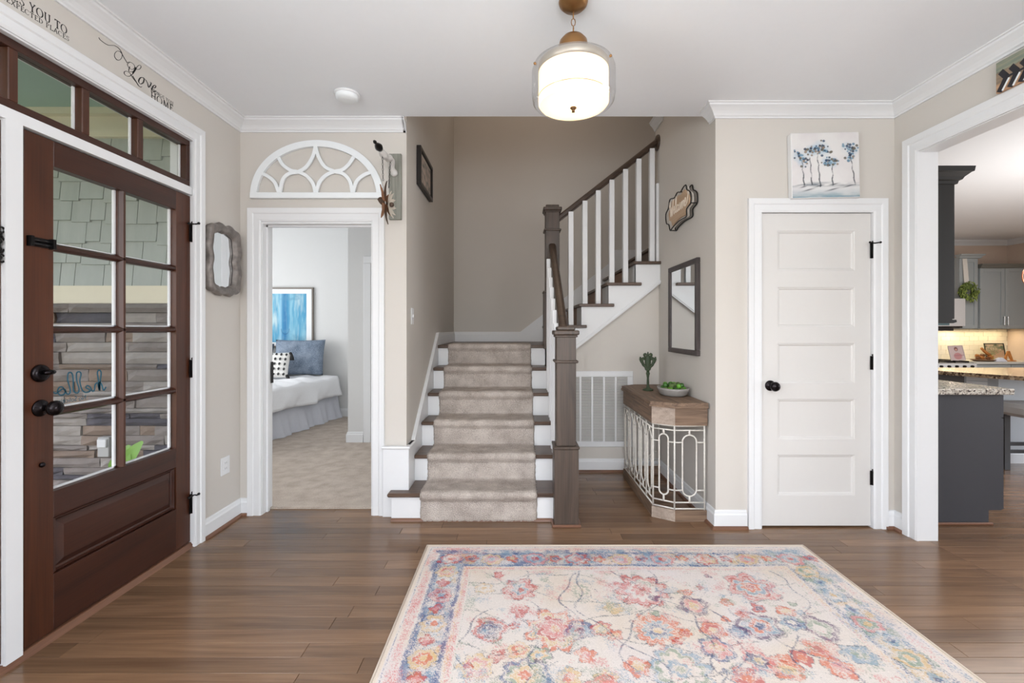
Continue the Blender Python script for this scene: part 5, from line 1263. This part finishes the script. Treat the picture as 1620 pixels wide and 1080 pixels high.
# skirt: wavy ruffled sheet along the right side and foot
m = MB(); vs = []; fs = []; N = 90
for i in range(N+1):
    v = 2.0*i/N
    for j in range(7):
        t = j/6; off = -.07*t**1.3*(1+.35*math.sin(v*17)+.2*math.sin(v*41)); x, y = BXY(.035+off+.0, v); vs.append((x, y, .40-.385*t))
for i in range(N):
    for j in range(6): a = i*7+j; fs.append((a, a+1, a+8, a+7))
m.add(vs, fs, True); vs = []; fs = []
for i in range(N+1):
    u = 1.5*i/N
    for j in range(7):
        t = j/6; x, y = BXY(.02+u, 1.99+.04*t*(1+.5*math.sin(u*19))); vs.append((x, y, .40-.385*t))
for i in range(N):
    for j in range(6): a = i*7+j; fs.append((a, a+1, a+8, a+7))
m.add(vs, fs, True)
o = m.build('bed_skirt', plain('bed_skirt_fabric', (206, 208, 216), .9, noise=.04, bump=.2), bd)
p4 = [BXY(.04, .02), BXY(1.5, .02), BXY(1.5, 1.97), BXY(.04, 1.97)]
MB().prism(p4, 'Z', .05, .50).build('mattress', plain('mattress_fabric', (226, 226, 228), .9), bd)
m = MB(); vs = []; fs = []; NU, NV = 44, 60
for i in range(NU+1):
    s_ = i/NU*1.86-.33        # arc length across, negative = drape on right side
    for j in range(NV+1):
        v = .06+1.95*j/NV; wr_ = .010*math.sin(s_*14+v*9)+.010*math.sin(v*17-s_*6)+.006*math.sin(v*31+s_*22)
        if s_ < 0: t = -s_/.33; u = -.03-.03*math.sin(t*PI/2)-.02*math.sin(v*11)*t-wr_*1.2*t; z = .595-.30*t-.02*math.sin(v*6+1)*t; z -= 0
        else: u = s_-.03; z = .595+.02*min(1, s_/.15)+wr_*.8+.012*math.sin(s_*5)
        if s_ < 0: z = .595-.26*t+.012*math.sin(v*6)*t
        x, y = BXY(u, v+.02); vs.append((x, y, z))
for i in range(NU):
    for j in range(NV): a = i*(NV+1)+j; fs.append((a, a+1, a+NV+2, a+NV+1))
m.add(vs, fs, True); o = m.build('comforter', plain('white_comforter', (232, 232, 234), .95, noise=.04, scale=50, bump=.5, bscale=90), bd)
md = o.modifiers.new('thickness', 'SOLIDIFY'); md.thickness = .03; md.offset = -1
MB().box(-4.0, -3.9, 6.0, 6.1, .012, .06).build('bed_leg', BLACK, bd) if False else None
def pillow(name, c, w_, h_, t_, lean, yaw, mat, label, seed=0, group=None):
    n_ = 22; vs = []; fs = []; rr = random.Random(seed)
    for sgn in (1, -1):
        for i in range(n_+1):
            for j in range(n_+1):
                a, b = i/n_*2-1, j/n_*2-1
                th = ((1-a**4)*(1-b**4))**.6; pin = 1-.05*(1-abs(a*b))*max(abs(a), abs(b))
                vs.append((a*w_/2*(1-.06*(1-b*b)*0)*(1+.04*a*a*b*b), sgn*t_/2*th*(1+.08*math.sin(a*7+seed)*math.cos(b*5)), b*h_/2*(1+.05*a*a*b*b)))
    for s_ in (0, 1):
        o_ = s_*(n_+1)**2
        for i in range(n_):
            for j in range(n_): a = o_+i*(n_+1)+j; fs.append((a, a+1, a+n_+2, a+n_+1))
    m = MB(); m.add(vs, fs, True)
    o = m.build(name, mat); M_ = Matrix.Translation(c) @ Matrix.Rotation(yaw, 4, 'Z') @ Matrix.Rotation(lean, 4, 'X')
    o.data.transform(Matrix.Translation(-Vector(c)) @ M_); o.location = c
    return o, M_
DENIM = carpet('blue_woven_fabric', (90, 103, 120), (150, 162, 178), 140, .5)
DENIMG = carpet('slate_woven_fabric', (84, 92, 104), (120, 128, 142), 140, .5)
o, _ = pillow('pillow', (-3.05, 6.42, .885), .66, .48, .15, math.radians(-12), .05, DENIM, '', 1); tag(o, 'large blue woven pillow at right, leaning on the bedroom wall under the artwork', 'pillow')
o, _ = pillow('pillow', (-3.70, 6.40, .85), .56, .44, .15, math.radians(-12), -.05, DENIMG, '', 2); tag(o, 'slate grey pillow at left behind the dotted pillow', 'pillow')
dot, Md = pillow('pillow', (-3.30, 6.10, .80), .50, .34, .12, math.radians(-22), .1, plain('cream_cotton', (232, 230, 226), .9), '', 3)
tag(dot, 'small white pillow with black dots and black tassels in front of the blue pillows', 'pillow')
m = MB()
for i in range(8):
    for j in range(5):
        a, b = -.85+.243*i, -.8+.4*j
        th = ((1-a**4)*(1-b**4))**.6*1.08; p = Md @ Vector((a*.25, -.06*th-.002, b*.17)); r_ = .016
        ringv = [Md @ Vector((a*.25+r_*math.cos(t), -.06*th-.004, b*.17+1.25*r_*math.sin(t))) for t in [2*PI*k/10 for k in range(10)]]
        m.add(ringv, [tuple(range(10))])
m.build('dots', INK, dot, kind='stuff')
for k, (a, b) in enumerate(((1, .95), (1, -.9), (-1, .95), (-1, -.9))):
    m = MB(); p = Md @ Vector((a*.25, 0, b*.17)); m.ball(p, .022, 6); m.lathe([(.012, 0), (.030, -.05), (.034, -.085), (0, -.085)], (p.x+a*.015, p.y, p.z-.005), 10); m.build('tassel', INK, dot)
# art over the bed
aw = thing('framed_artwork', (-3.45, 6.65, 1.02), 'framed blue watercolour artwork with white mat above the bed', 'artwork')
ax0, ax1, az0, az1 = -4.05, -2.945, 1.02, 1.885; yw = 6.65
m = MB(); fw = .022
for (p, q, r_, s2_) in ((ax0, ax1, az1-fw, az1), (ax0, ax1, az0, az0+fw), (ax0, ax0+fw, az0+fw, az1-fw), (ax1-fw, ax1, az0+fw, az1-fw)): m.cbox(p, q, yw-.035, yw-.001, r_, s2_, .002)
m.build('frame', plain('grey_wood_frame', (120, 112, 104), .5), aw)
MB().box(ax0+fw, ax1-fw, yw-.022, yw-.018, az0+fw, az1-fw).build('mat_board', plain('white_mat', (232, 234, 236), .8), aw)
def blueart(U, V):
    s_ = fbm(U*26+.5*fbm(U*3, V*3, 2), V*1.6, 8); c = np.ones(U.shape+(3,))*lin(134, 186, 206)
    c = over(c, lin(78, 152, 188), np.clip(s_*4-1.7, 0, 1)); c = over(c, lin(198, 216, 216), .8*np.clip(fbm(U*18, V*2.2, 18)*4-2.1, 0, 1)); c = over(c, lin(40, 116, 166), np.clip(1.2-np.abs(U-.655)/.07, 0, 1)*np.clip(.4+fbm(U*10, V*5, 28), 0, .95))
    c = over(c, lin(156, 200, 222), .7*np.clip(1-np.abs(U-.585)/.03, 0, 1)); c = over(c, lin(26, 76, 120), .7*np.exp(-((np.hypot((U-.66)*1.4, (V-.28)*.8)-.09)/.006)**2)*(V < .28))
    c = over(c, lin(96, 150, 180), .6*np.clip(fbm(U*6, V*9, 38)*4-2.3, 0, 1)); return c
painted('print', attrcol('blue_art_paint', .6), aw, blueart, 160, 120, lambda u, v: np.stack([ax0+.10+u*(ax1-ax0-.20), np.full_like(u, yw-.0225), az0+.07+v*(az1-az0-.16)], -1))
# closet casing in the bedroom
struct('trim_bedroom_closet', MB().cbox(-1.715, -1.635, 5.12, 5.14, .01, 2.02, .003).cbox(-1.715, -.9, 5.12, 5.14, 2.021, 2.1, .003), TRIM)

# ================================================================ KITCHEN
CHAR = plain('charcoal_cabinet_paint', (34, 32, 30), .5, spec=.3, noise=.03)
SLATE = plain('slate_cabinet_paint', (66, 66, 70), .5, spec=.3, noise=.03)
GREYC = plain('grey_cabinet_paint', (160, 167, 169), .45, noise=.02)
STEEL = plain('stainless_steel', (206, 210, 212), .25, metal=.7, noise=.03)
GRAN = speckled('light_granite', [(196, 190, 180), (168, 160, 150), (214, 208, 198), (90, 84, 80), (182, 172, 160), (140, 130, 122), (206, 198, 186)], .12, 110)
GRANB = speckled('brown_granite', [(176, 152, 124), (140, 116, 92), (196, 176, 150), (84, 66, 52), (160, 136, 108), (112, 92, 76)], .10, 60)
XK = 2.562
# base cabinet near the opening
bc = thing('base_cabinet', (2.87, 4.0, 0), 'slate grey base cabinet just inside the kitchen opening', 'cabinet')
MB().prism([(XK, 0), (3.10, 0), (3.10, .095), (3.185, .095), (3.185, .855), (XK, .855)], 'Y', 3.0, 5.2).build('body', SLATE, bc)
MB().cbox(3.186, 3.205, 3.004, 3.50, .70, .850, .003).build('drawer', SLATE, bc)
dd_ = MB().cbox(3.186, 3.205, 3.004, 3.50, .098, .695, .003).build('door', SLATE, bc)
MB().tube([(3.225, 3.12, .775), (3.225, 3.38, .775)], .005, 8).build('handle', STEEL, dd_)
MB().cbox(XK, 3.118, 2.984, 3.0, 0, .018, .004).build('shoe_moulding', SHOE, bc)
cw_ = MB().cbox(XK, 3.235, 2.965, 5.2, .857, .895, .004); o = cw_.build('countertop', GRAN); tag(o, 'light speckled granite countertop on the slate base cabinet', 'countertop'); rebase(o, (2.9, 4.0, .857))
# upper cabinet
uc = thing('wall_cabinet', (2.72, 4.0, 1.34), 'tall charcoal wall cabinet side with stepped cornice inside the kitchen opening', 'cabinet')
MB().box(XK, 2.862, 3.0, 5.2, 1.345, 2.245).build('body', CHAR, uc)
MB().cbox(2.863, 2.882, 3.004, 3.50, 1.35, 2.24, .003).build('door', CHAR, uc)
m = MB(); cpz = 2.235
pr = [(0, cpz), (.006, cpz), (.010, cpz+.018), (.022, cpz+.024), (.030, cpz+.040), (.052, cpz+.062), (.062, cpz+.066), (.066, cpz+.098), (0, cpz+.098)]
m.sweep([(2.885, 5.2), (2.885, 3.0), (XK, 3.0)], [(-d, z) for d, z in pr]); m.sweep([(XK, 3.0), (2.885, 3.0), (2.885, 5.2)], [(-d, z) for d, z in pr]); m.box(XK, 2.885, 3.0, 5.2, cpz+.01, cpz+.098)
m.build('cornice', CHAR, uc)
MB().prism([(XK, 1.345), (2.888, 1.345), (2.892, 1.330), (2.868, 1.322), (XK, 1.322)], 'Y', 3.0, 5.2).build('light_rail', CHAR, uc)
# bell shaped grey thing on the countertop
o = MB().lathe([(0, .105), (.018, .104), (.022, .085), (.030, .055), (.052, .028), (.095, .010), (.100, .0), (0, 0)], (2.745, 3.22, .895), 32).build('cake_stand_base', plain('grey_ceramic', (150, 150, 150), .3)); tag(o, 'grey flared object on the granite countertop beside the opening jamb', 'kitchenware'); rebase(o, (2.745, 3.22, .895))
# back wall cabinets
YU = 7.12
def shaker(x0, x1, z0, z1, parent, Y=YU, mat=None, nm='door'):
    m = MB(); f = .055; mat = mat or GREYC
    m.cbox(x0, x0+f, Y-.02, Y, z0, z1, .002).cbox(x1-f, x1, Y-.02, Y, z0, z1, .002).cbox(x0+f, x1-f, Y-.02, Y, z1-f, z1, .002).cbox(x0+f, x1-f, Y-.02, Y, z0, z0+f, .002).box(x0+f, x1-f, Y-.008, Y, z0+f, z1-f)
    return m.build(nm, mat, parent)
def kcorn(x0, x1, z, parent, mat):
    pr = [(0, z), (.02, z+.006), (.035, z+.035), (.055, z+.05), (.055, z+.065), (0, z+.065)]
    MB().sweep([(x1, 7.45), (x1, YU-.02), (x0, YU-.02)], [(-d, zz) for d, zz in pr]).sweep([(x0, YU-.02), (x1, YU-.02), (x1, 7.45)], [(-d, zz) for d, zz in pr]).build('cornice', mat, parent)
kc = thing('wall_cabinet', (7.0, 7.3, 1.29), 'taller pale grey kitchen wall cabinet with the green wreath on its door', 'cabinet')
MB().box(6.88, 7.175, YU, 7.449, 1.285, 2.40).build('body', GREYC, kc); shaker(6.885, 7.170, 1.29, 2.375, kc); kcorn(6.86, 7.18, 2.375, kc, GREYC)
kd = thing('wall_cabinet', (7.6, 7.3, 1.29), 'lower pale grey double door wall cabinet right of the wreath cabinet', 'cabinet')
MB().box(7.20, 8.0, YU, 7.449, 1.285, 2.235).build('body', GREYC, kd)
for a, b, hx in ((7.205, 7.590, 7.565), (7.598, 7.99, 7.622)):
    d_ = shaker(a, b, 1.29, 2.225, kd); MB().cbox(hx-.012, hx+.008, YU-.05, YU-.035, 1.34, 1.48, .003).box(hx-.006, hx+.002, YU-.036, YU-.018, 1.35, 1.36).box(hx-.006, hx+.002, YU-.036, YU-.018, 1.46, 1.47).build('handle', STEEL, d_)
kcorn(7.19, 8.0, 2.225, kd, plain('grey_cornice', (112, 112, 106), .45))
mw = thing('microwave', (6.5, 7.2, 1.27), 'black and steel microwave under the wall cabinet at the jamb', 'microwave')
MB().cbox(6.10, 6.865, 7.03, 7.449, 1.30, 1.75, .004).build('body', plain('microwave_black', (34, 34, 36), .25), mw)
MB().cbox(6.10, 6.870, 6.99, 7.03, 1.325, 1.75, .004).build('door', plain('microwave_front_steel', (214, 216, 218), .3, metal=.3), mw)
MB().cbox(6.14, 6.62, 6.985, 6.99, 1.34, 1.70, .003).build('door_glass', plain('microwave_glass', (92, 116, 122), .15), mw)
MB().cbox(6.10, 6.70, 7.0, 7.449, 1.255, 1.30, .004).build('vent_hood', plain('microwave_black', (34, 34, 36), .25), mw)
# wreath with ribbon
wr = thing('wreath', (7.07, 7.06, 1.72), 'round green leafy wreath hanging on a white ribbon on the grey cabinet door', 'wreath')
wc = atY(1530.5, 461, 7.04)
m = MB()
LG = [plain('wreath_green', (122, 138, 64), .6, noise=.4, scale=30), plain('wreath_dark_green', (84, 102, 44), .6, noise=.3)]
m.tube([(wc.x+.10*math.cos(t), 7.055, wc.z+.10*math.sin(t)) for t in [2*PI*k/20 for k in range(20)]], .025, 8, closed=True); m.build('ring', LG[1], wr)
for g in (0, 1):
    m = MB()
    for k in range(150):
        t = R.uniform(0, 2*PI); q = R.uniform(.055, .145); b_ = Vector((wc.x+q*math.cos(t), 7.04-R.uniform(0, .04), wc.z+q*math.sin(t))); a = R.uniform(0, 6.28)
        leaf(m, b_, b_+Vector((.035*math.cos(a), -.012, .035*math.sin(a))), .012, .004, 3)
    m.build('leaves', LG[g], wr, kind='stuff')
ra, rb = atY(1526.5, 409, 7.09), atY(1529, 449, 7.09)
MB().add([(ra.x-.036, 7.092, ra.z), (ra.x+.036, 7.092, ra.z), (rb.x+.038, 7.085, rb.z), (rb.x-.038, 7.085, rb.z), (ra.x-.036, 7.096, ra.z), (ra.x+.036, 7.096, ra.z), (rb.x+.038, 7.089, rb.z), (rb.x-.038, 7.089, rb.z)], [(0, 1, 2, 3), (4, 7, 6, 5), (0, 3, 7, 4), (1, 5, 6, 2), (0, 4, 5, 1), (3, 2, 6, 7)]).build('ribbon', plain('white_lace', (222, 218, 210), .8, noise=.1, scale=120), wr)
# base run, range, counter
kb = thing('base_cabinet', (7.4, 7.1, 0), 'grey base cabinet under the back counter right of the range', 'cabinet')
MB().box(6.86, 8.0, 6.86, 7.449, .09, .755).build('body', GREYC, kb)
for a, b in ((6.87, 7.40), (7.41, 7.99)): shaker(a, b, .60, .75, kb, 6.86, nm='drawer'); shaker(a, b, .10, .59, kb, 6.86)
o = MB().cbox(6.86, 8.0, 6.82, 7.449, .757, .79, .003).build('countertop', plain('pale_countertop', (206, 206, 200), .2, noise=.08, scale=80)); tag(o, 'pale countertop along the tiled kitchen back wall', 'countertop'); rebase(o, (7.4, 7.1, .757))
rgn = thing('kitchen_range', (6.5, 7.1, 0), 'stainless steel range with black grates by the kitchen back wall', 'stove')
MB().cbox(6.10, 6.855, 6.84, 7.44, .0, .775, .004).build('body', STEEL, rgn)
MB().cbox(6.10, 6.855, 6.80, 6.84, .70, .765, .006).build('control_panel', plain('range_front', (222, 224, 226), .35, metal=.2), rgn)
for k in range(6): MB().lathe([(0, 0), (.02, 0), (.018, -.025), (0, -.025)], (6.20+.115*k, 6.80, .725), 14, 'Y').build('knob', BLACK, rgn)
m = MB()
for k in range(3):
    x = 6.13+.245*k; m.box(x, x+.215, 6.90, 6.912, .785, .80).box(x, x+.215, 7.36, 7.372, .785, .80).box(x, x+.215, 7.13, 7.142, .785, .80).box(x+.1, x+.112, 6.9, 7.37, .785, .80).box(x, x+.012, 6.9, 7.37, .775, .80).box(x+.203, x+.215, 6.9, 7.37, .775, .80)
m.build('grate', BLACK, rgn)
# backsplash tiles
ks = thing('tile_backsplash', (7.0, 7.44, .79), 'cream subway tile backsplash between the back counter and wall cabinets', 'backsplash')
TILE = plain('cream_tile', (226, 218, 200), .18, noise=.03); tl0 = MB().cbox(0, .150, -.006, 0, 0, .072, .0015)
MB().box(6.0, 7.999, 7.446, 7.4499, .79, 1.29).build('grout', plain('grout', (196, 186, 166), .9), ks)
tproto = None; r_ = 0; z = .792
while z < 1.27:
    x = 6.0-(.076 if r_ % 2 else 0)
    while x < 7.96:
        a, b = max(x, 6.0), min(x+.150, 7.998)
        if tproto is None:
            tproto = tl0.build('tile', TILE, None); tproto.parent = ks; o = tproto
        elif b-a > .149: o = tproto.copy(); COL.objects.link(o)
        else: o = MB().cbox(0, b-a, -.006, 0, 0, .072, .0015).build('tile', TILE, None); o.parent = ks
        o.location = (a-7.0, 7.446-7.44, z-.79); x += .1525
    z += .0745; r_ += 1
area('under_cabinet_light', (7.45, 7.30, 1.27), (0, 0, 0), .9, .05, 3.2, (1, .80, .50)); area('range_hood_light', (6.95, 7.30, 1.27), (0, 0, 0), .25, .05, 1.5, (1, .86, .62))
# things on the back counter
def easel_photo(name, xa, xb, za, zb, Y, lean, fc, fnn, label, cat, fw, tilt=0):
    t_ = thing(name, ((xa+xb)/2, Y, za), label, cat); m = MB(); yy = Y
    for (p, q, r1, s1) in ((xa, xb, zb-fw, zb), (xa, xb, za, za+fw), (xa, xa+fw, za+fw, zb-fw), (xb-fw, xb, za+fw, zb-fw)): m.cbox(p, q, yy-.012, yy, r1, s1, .002)
    m.build('frame', fc, t_); MB().box(xa+fw*.5, xb-fw*.5, yy-.003, yy, za+fw*.5, zb-fw*.5).build('back', fc, t_)
    painted('print', attrcol(name+'_print', .4), t_, fnn, 40, 36, lambda u, v: np.stack([xa+fw+u*(xb-xa-2*fw), np.full_like(u, yy-.0045), za+fw+v*(zb-za-2*fw)], -1))
    t_.rotation_euler = (math.radians(lean), math.radians(tilt), 0); return t_
def pinkp(U, V):
    c = np.ones(U.shape+(3,))*lin(206, 186, 184); d = np.hypot((U-.52)*1.1, V-.78); c = over(c, lin(120, 84, 76), np.clip((.16-d)/.03, 0, 1)); c = over(c, lin(214, 164, 150), np.clip((.09-np.hypot(U-.52, V-.74))/.03, 0, 1)); c = over(c, lin(196, 142, 142), np.clip((.26-np.hypot((U-.55)*.8, V-.28))/.05, 0, 1)); return over(c, lin(168, 120, 130), .8*np.exp(-((V-.33)/.03)**2)*(U > .3))
easel_photo('photo_card', 6.70, 6.93, .795, 1.03, 7.05, -12, plain('pink_frame', (206, 196, 192), .5), pinkp, 'pink framed portrait card standing on the range top', 'picture', .008, -3)
def sunp(U, V):
    c = np.ones(U.shape+(3,))*lin(214, 190, 160); c = over(c, lin(232, 206, 166), np.clip((V-.5)*4, 0, 1)*np.clip(fbm(U*4, V*4, 3)*3-1, 0, 1)); c = over(c, lin(118, 128, 96), np.clip(fbm(U*5, V*6, 13)*4-2, 0, 1)*(V > .4)); return over(c, lin(196, 150, 118), np.clip((.3-np.abs(V-.38))*6, 0, 1)*.6)
easel_photo('framed_photo', 7.42, 7.74, .79, 1.06, 7.22, -10, plain('dark_green_frame', (66, 66, 50), .5), sunp, 'dark framed landscape picture leaning on the tile backsplash', 'picture', .016, 0)
tray = thing('wooden_tray', (7.18, 7.02, .79), 'shallow wooden tray on the back counter', 'tray')
m = MB(); m.lathe([(0, 0), (.11, 0), (.15, .018), (.155, .03), (.148, .03), (.11, .010), (0, .010)], (0, 0, 0), 24); m.v = [(7.17+v[0]*1.25, 7.0+v[1]*.8, .791+v[2]) for v in m.v]; m.build('tray_body', plain('tray_wood', (126, 96, 70), .6, noise=.2), tray)
CONE = [plain('pinecone_brown', (128, 82, 44), .7, noise=.4), plain('pinecone_gold', (190, 124, 60), .7, noise=.4)]
for i, (x, y, z_, r1) in enumerate(((7.06, 6.99, .835, .034), (7.13, 7.0, .84, .038), (7.20, 6.98, .835, .034), (7.10, 7.04, .87, .030), (7.17, 7.03, .875, .032), (7.26, 7.0, .85, .040))):
    m = MB()
    for k in range(26):
        t = k/26; a = k*2.4; rr_ = r1*math.sin(PI*(.1+.85*t)); p = Vector((x+rr_*math.cos(a)*.7, y+rr_*math.sin(a)*.7, z_-r1+2*r1*t))
        leaf(m, p, p+Vector((math.cos(a)*.018, math.sin(a)*.018, .010)), .009, .002, 2)
    m.ball((x, y, z_), r1*.75, 6); o = m.build('pine_cone', CONE[i % 2]); tag(o, 'small brown pine cone in the wooden tray on the back counter', 'pine cone', 'pine cones in the tray'); rebase(o, (x, y, z_-r1))
o = MB().tube([(7.14, 7.02, .99), (7.20, 7.02, .93), (7.26, 7.01, .88)], [.016, .02, .024], 8).build('cinnamon_bundle', CONE[1]); tag(o, 'tan stick bundle poking up from the tray of pine cones', 'sticks'); rebase(o, (7.26, 7.01, .87))
vp = thing('sprig_vase', (7.38, 7.10, .79), 'thin green sprigs standing between the tray and the framed picture', 'plant')
MB().lathe([(0, 0), (.03, 0), (.035, .04), (.018, .08), (.02, .09), (.014, .09), (.012, .08), (0, .01)], (7.38, 7.10, .79), 16).build('vase', plain('yellow_glass', (196, 176, 100), .3), vp)
SAGE = plain('sage_leaf', (150, 160, 112), .6, noise=.2)
for k in range(7):
    a = -1.2+.4*k; m = MB(); tip = Vector((7.38+.13*math.sin(a), 7.08, .90+.12*math.cos(a)*1.0)); m.tube([(7.38, 7.10, .86), tip], .0022, 5)
    for q in range(5):
        p = Vector((7.38, 7.10, .86)).lerp(tip, .3+.16*q); leaf(m, p, p+Vector((.022*(-1)**q, -.004, .014)), .007, .002, 3)
    m.build('sprig', SAGE, vp)
o = MB().prism([(7.345+.13, .80), (7.375+.13, .80), (7.415+.13-.01, .90), (7.455+.13, .80), (7.485+.13, .80), (7.430+.13, .945), (7.400+.13, .945)], 'Y', 7.00, 7.02).box(7.44, 7.64, 6.98, 7.03, .791, .802).build('wooden_easel', CONE[1]); tag(o, 'small golden wooden A-frame stand before the landscape picture', 'stand'); rebase(o, (7.54, 7.0, .79))
m = MB(); rr = random.Random(2); vs = []; fs = []
for i in range(13):
    for j in range(9): u, v = i/12*2-1, j/8*2-1; vs.append((7.30+u*.085, 6.90+v*.04, .793+.05*max(0, (1-u*u)*(1-v*v))**.5*(1+.3*math.sin(i*2.1+j))))
for i in range(12):
    for j in range(8): a = i*9+j; fs.append((a, a+1, a+10, a+9))
m.add(vs, fs, True); o = m.build('white_cloth', plain('white_cloth', (214, 216, 226), .9)); tag(o, 'crumpled white cloth at the front of the back counter', 'cloth'); rebase(o, (7.26, 6.92, .79))
# island
isl = thing('kitchen_island', (5.0, 4.5, 0), 'pale grey kitchen island with brown granite top behind the slate cabinet', 'island')
IP = [(4.25, 4.85), (4.27, 4.72), (4.62, 4.38), (6.4, 4.38), (6.4, 4.85)]
MB().prism(IP, 'Z', 0, .832).build('body', plain('island_paint', (176, 180, 184), .5), isl)
MB().sweep([(4.25, 4.85), (4.27, 4.72), (4.62, 4.38), (6.4, 4.38)], [(-d, z) for d, z in BP]).build('baseboard', TRIM, isl)
def onf(a, b, t): return (a[0]+(b[0]-a[0])*t, a[1]+(b[1]-a[1])*t)
A_, B_ = (4.27, 4.72), (4.62, 4.38)
p, q = onf(A_, B_, .02), onf(A_, B_, .52); panel_between(p, q, .55, .828, -.012, plain('dark_panel', (96, 92, 90), .5), 'dark_panel', isl)
p, q = onf(A_, B_, .55), onf(A_, B_, .85)
for k in range(4): panel_between(p, q, .62+.052*k, .665+.052*k, -.012, TRIM, 'slat', isl)
o = MB().prism([(4.12, 4.9), (4.17, 4.53), (4.30, 4.2), (4.41, 3.97), (4.6, 3.92), (6.5, 3.9), (6.5, 4.9)], 'Z', .834, .87).build('countertop', GRANB); tag(o, 'polished brown granite countertop on the kitchen island', 'countertop'); rebase(o, (5.3, 4.4, .834))
# stool
so = thing('counter_stool', (4.68, 4.1, 0), 'counter stool with pale grey upholstered seat and black legs at the island', 'stool')
MB().cbox(4.435, 4.90, 3.93, 4.33, .50, .612, .03).build('seat', plain('pale_grey_upholstery', (190, 188, 186), .9, bump=.3), so)
for (x, y) in ((4.47, 4.18), (4.86, 4.18), (4.50, 3.97), (4.86, 3.97)):
    MB().cbox(x-.028, x+.028, y-.022, y+.022, 0, .505, .003).build('leg', plain('black_lacquer', (26, 22, 22), .35), so)
MB().box(4.49, 4.85, 4.165, 4.19, .15, .18).box(4.49, 4.85, 4.165, 4.19, .22, .25).build('stretcher', plain('black_lacquer', (26, 22, 22), .35), so)
# copper ring pendant over the island
pe = thing('island_pendant', (4.87, 4.3, 1.7), 'copper ring of a pendant lamp at the right photo edge', 'ceiling light')
m = MB(); pc = atY(1634, 437, 4.3); m.tube([(pc.x+.10*math.cos(t), 4.3, pc.z+.10*math.sin(t)) for t in [2*PI*k/28 for k in range(28)]], .006, 8, closed=True); m.build('ring', plain('copper', (214, 142, 112), .25, metal=.9), pe)
MB().tube([(pc.x, 4.3, pc.z+.1), (pc.x, 4.3, CZ)], .004, 6).build('rod', plain('copper', (214, 142, 112), .25, metal=.9), pe)
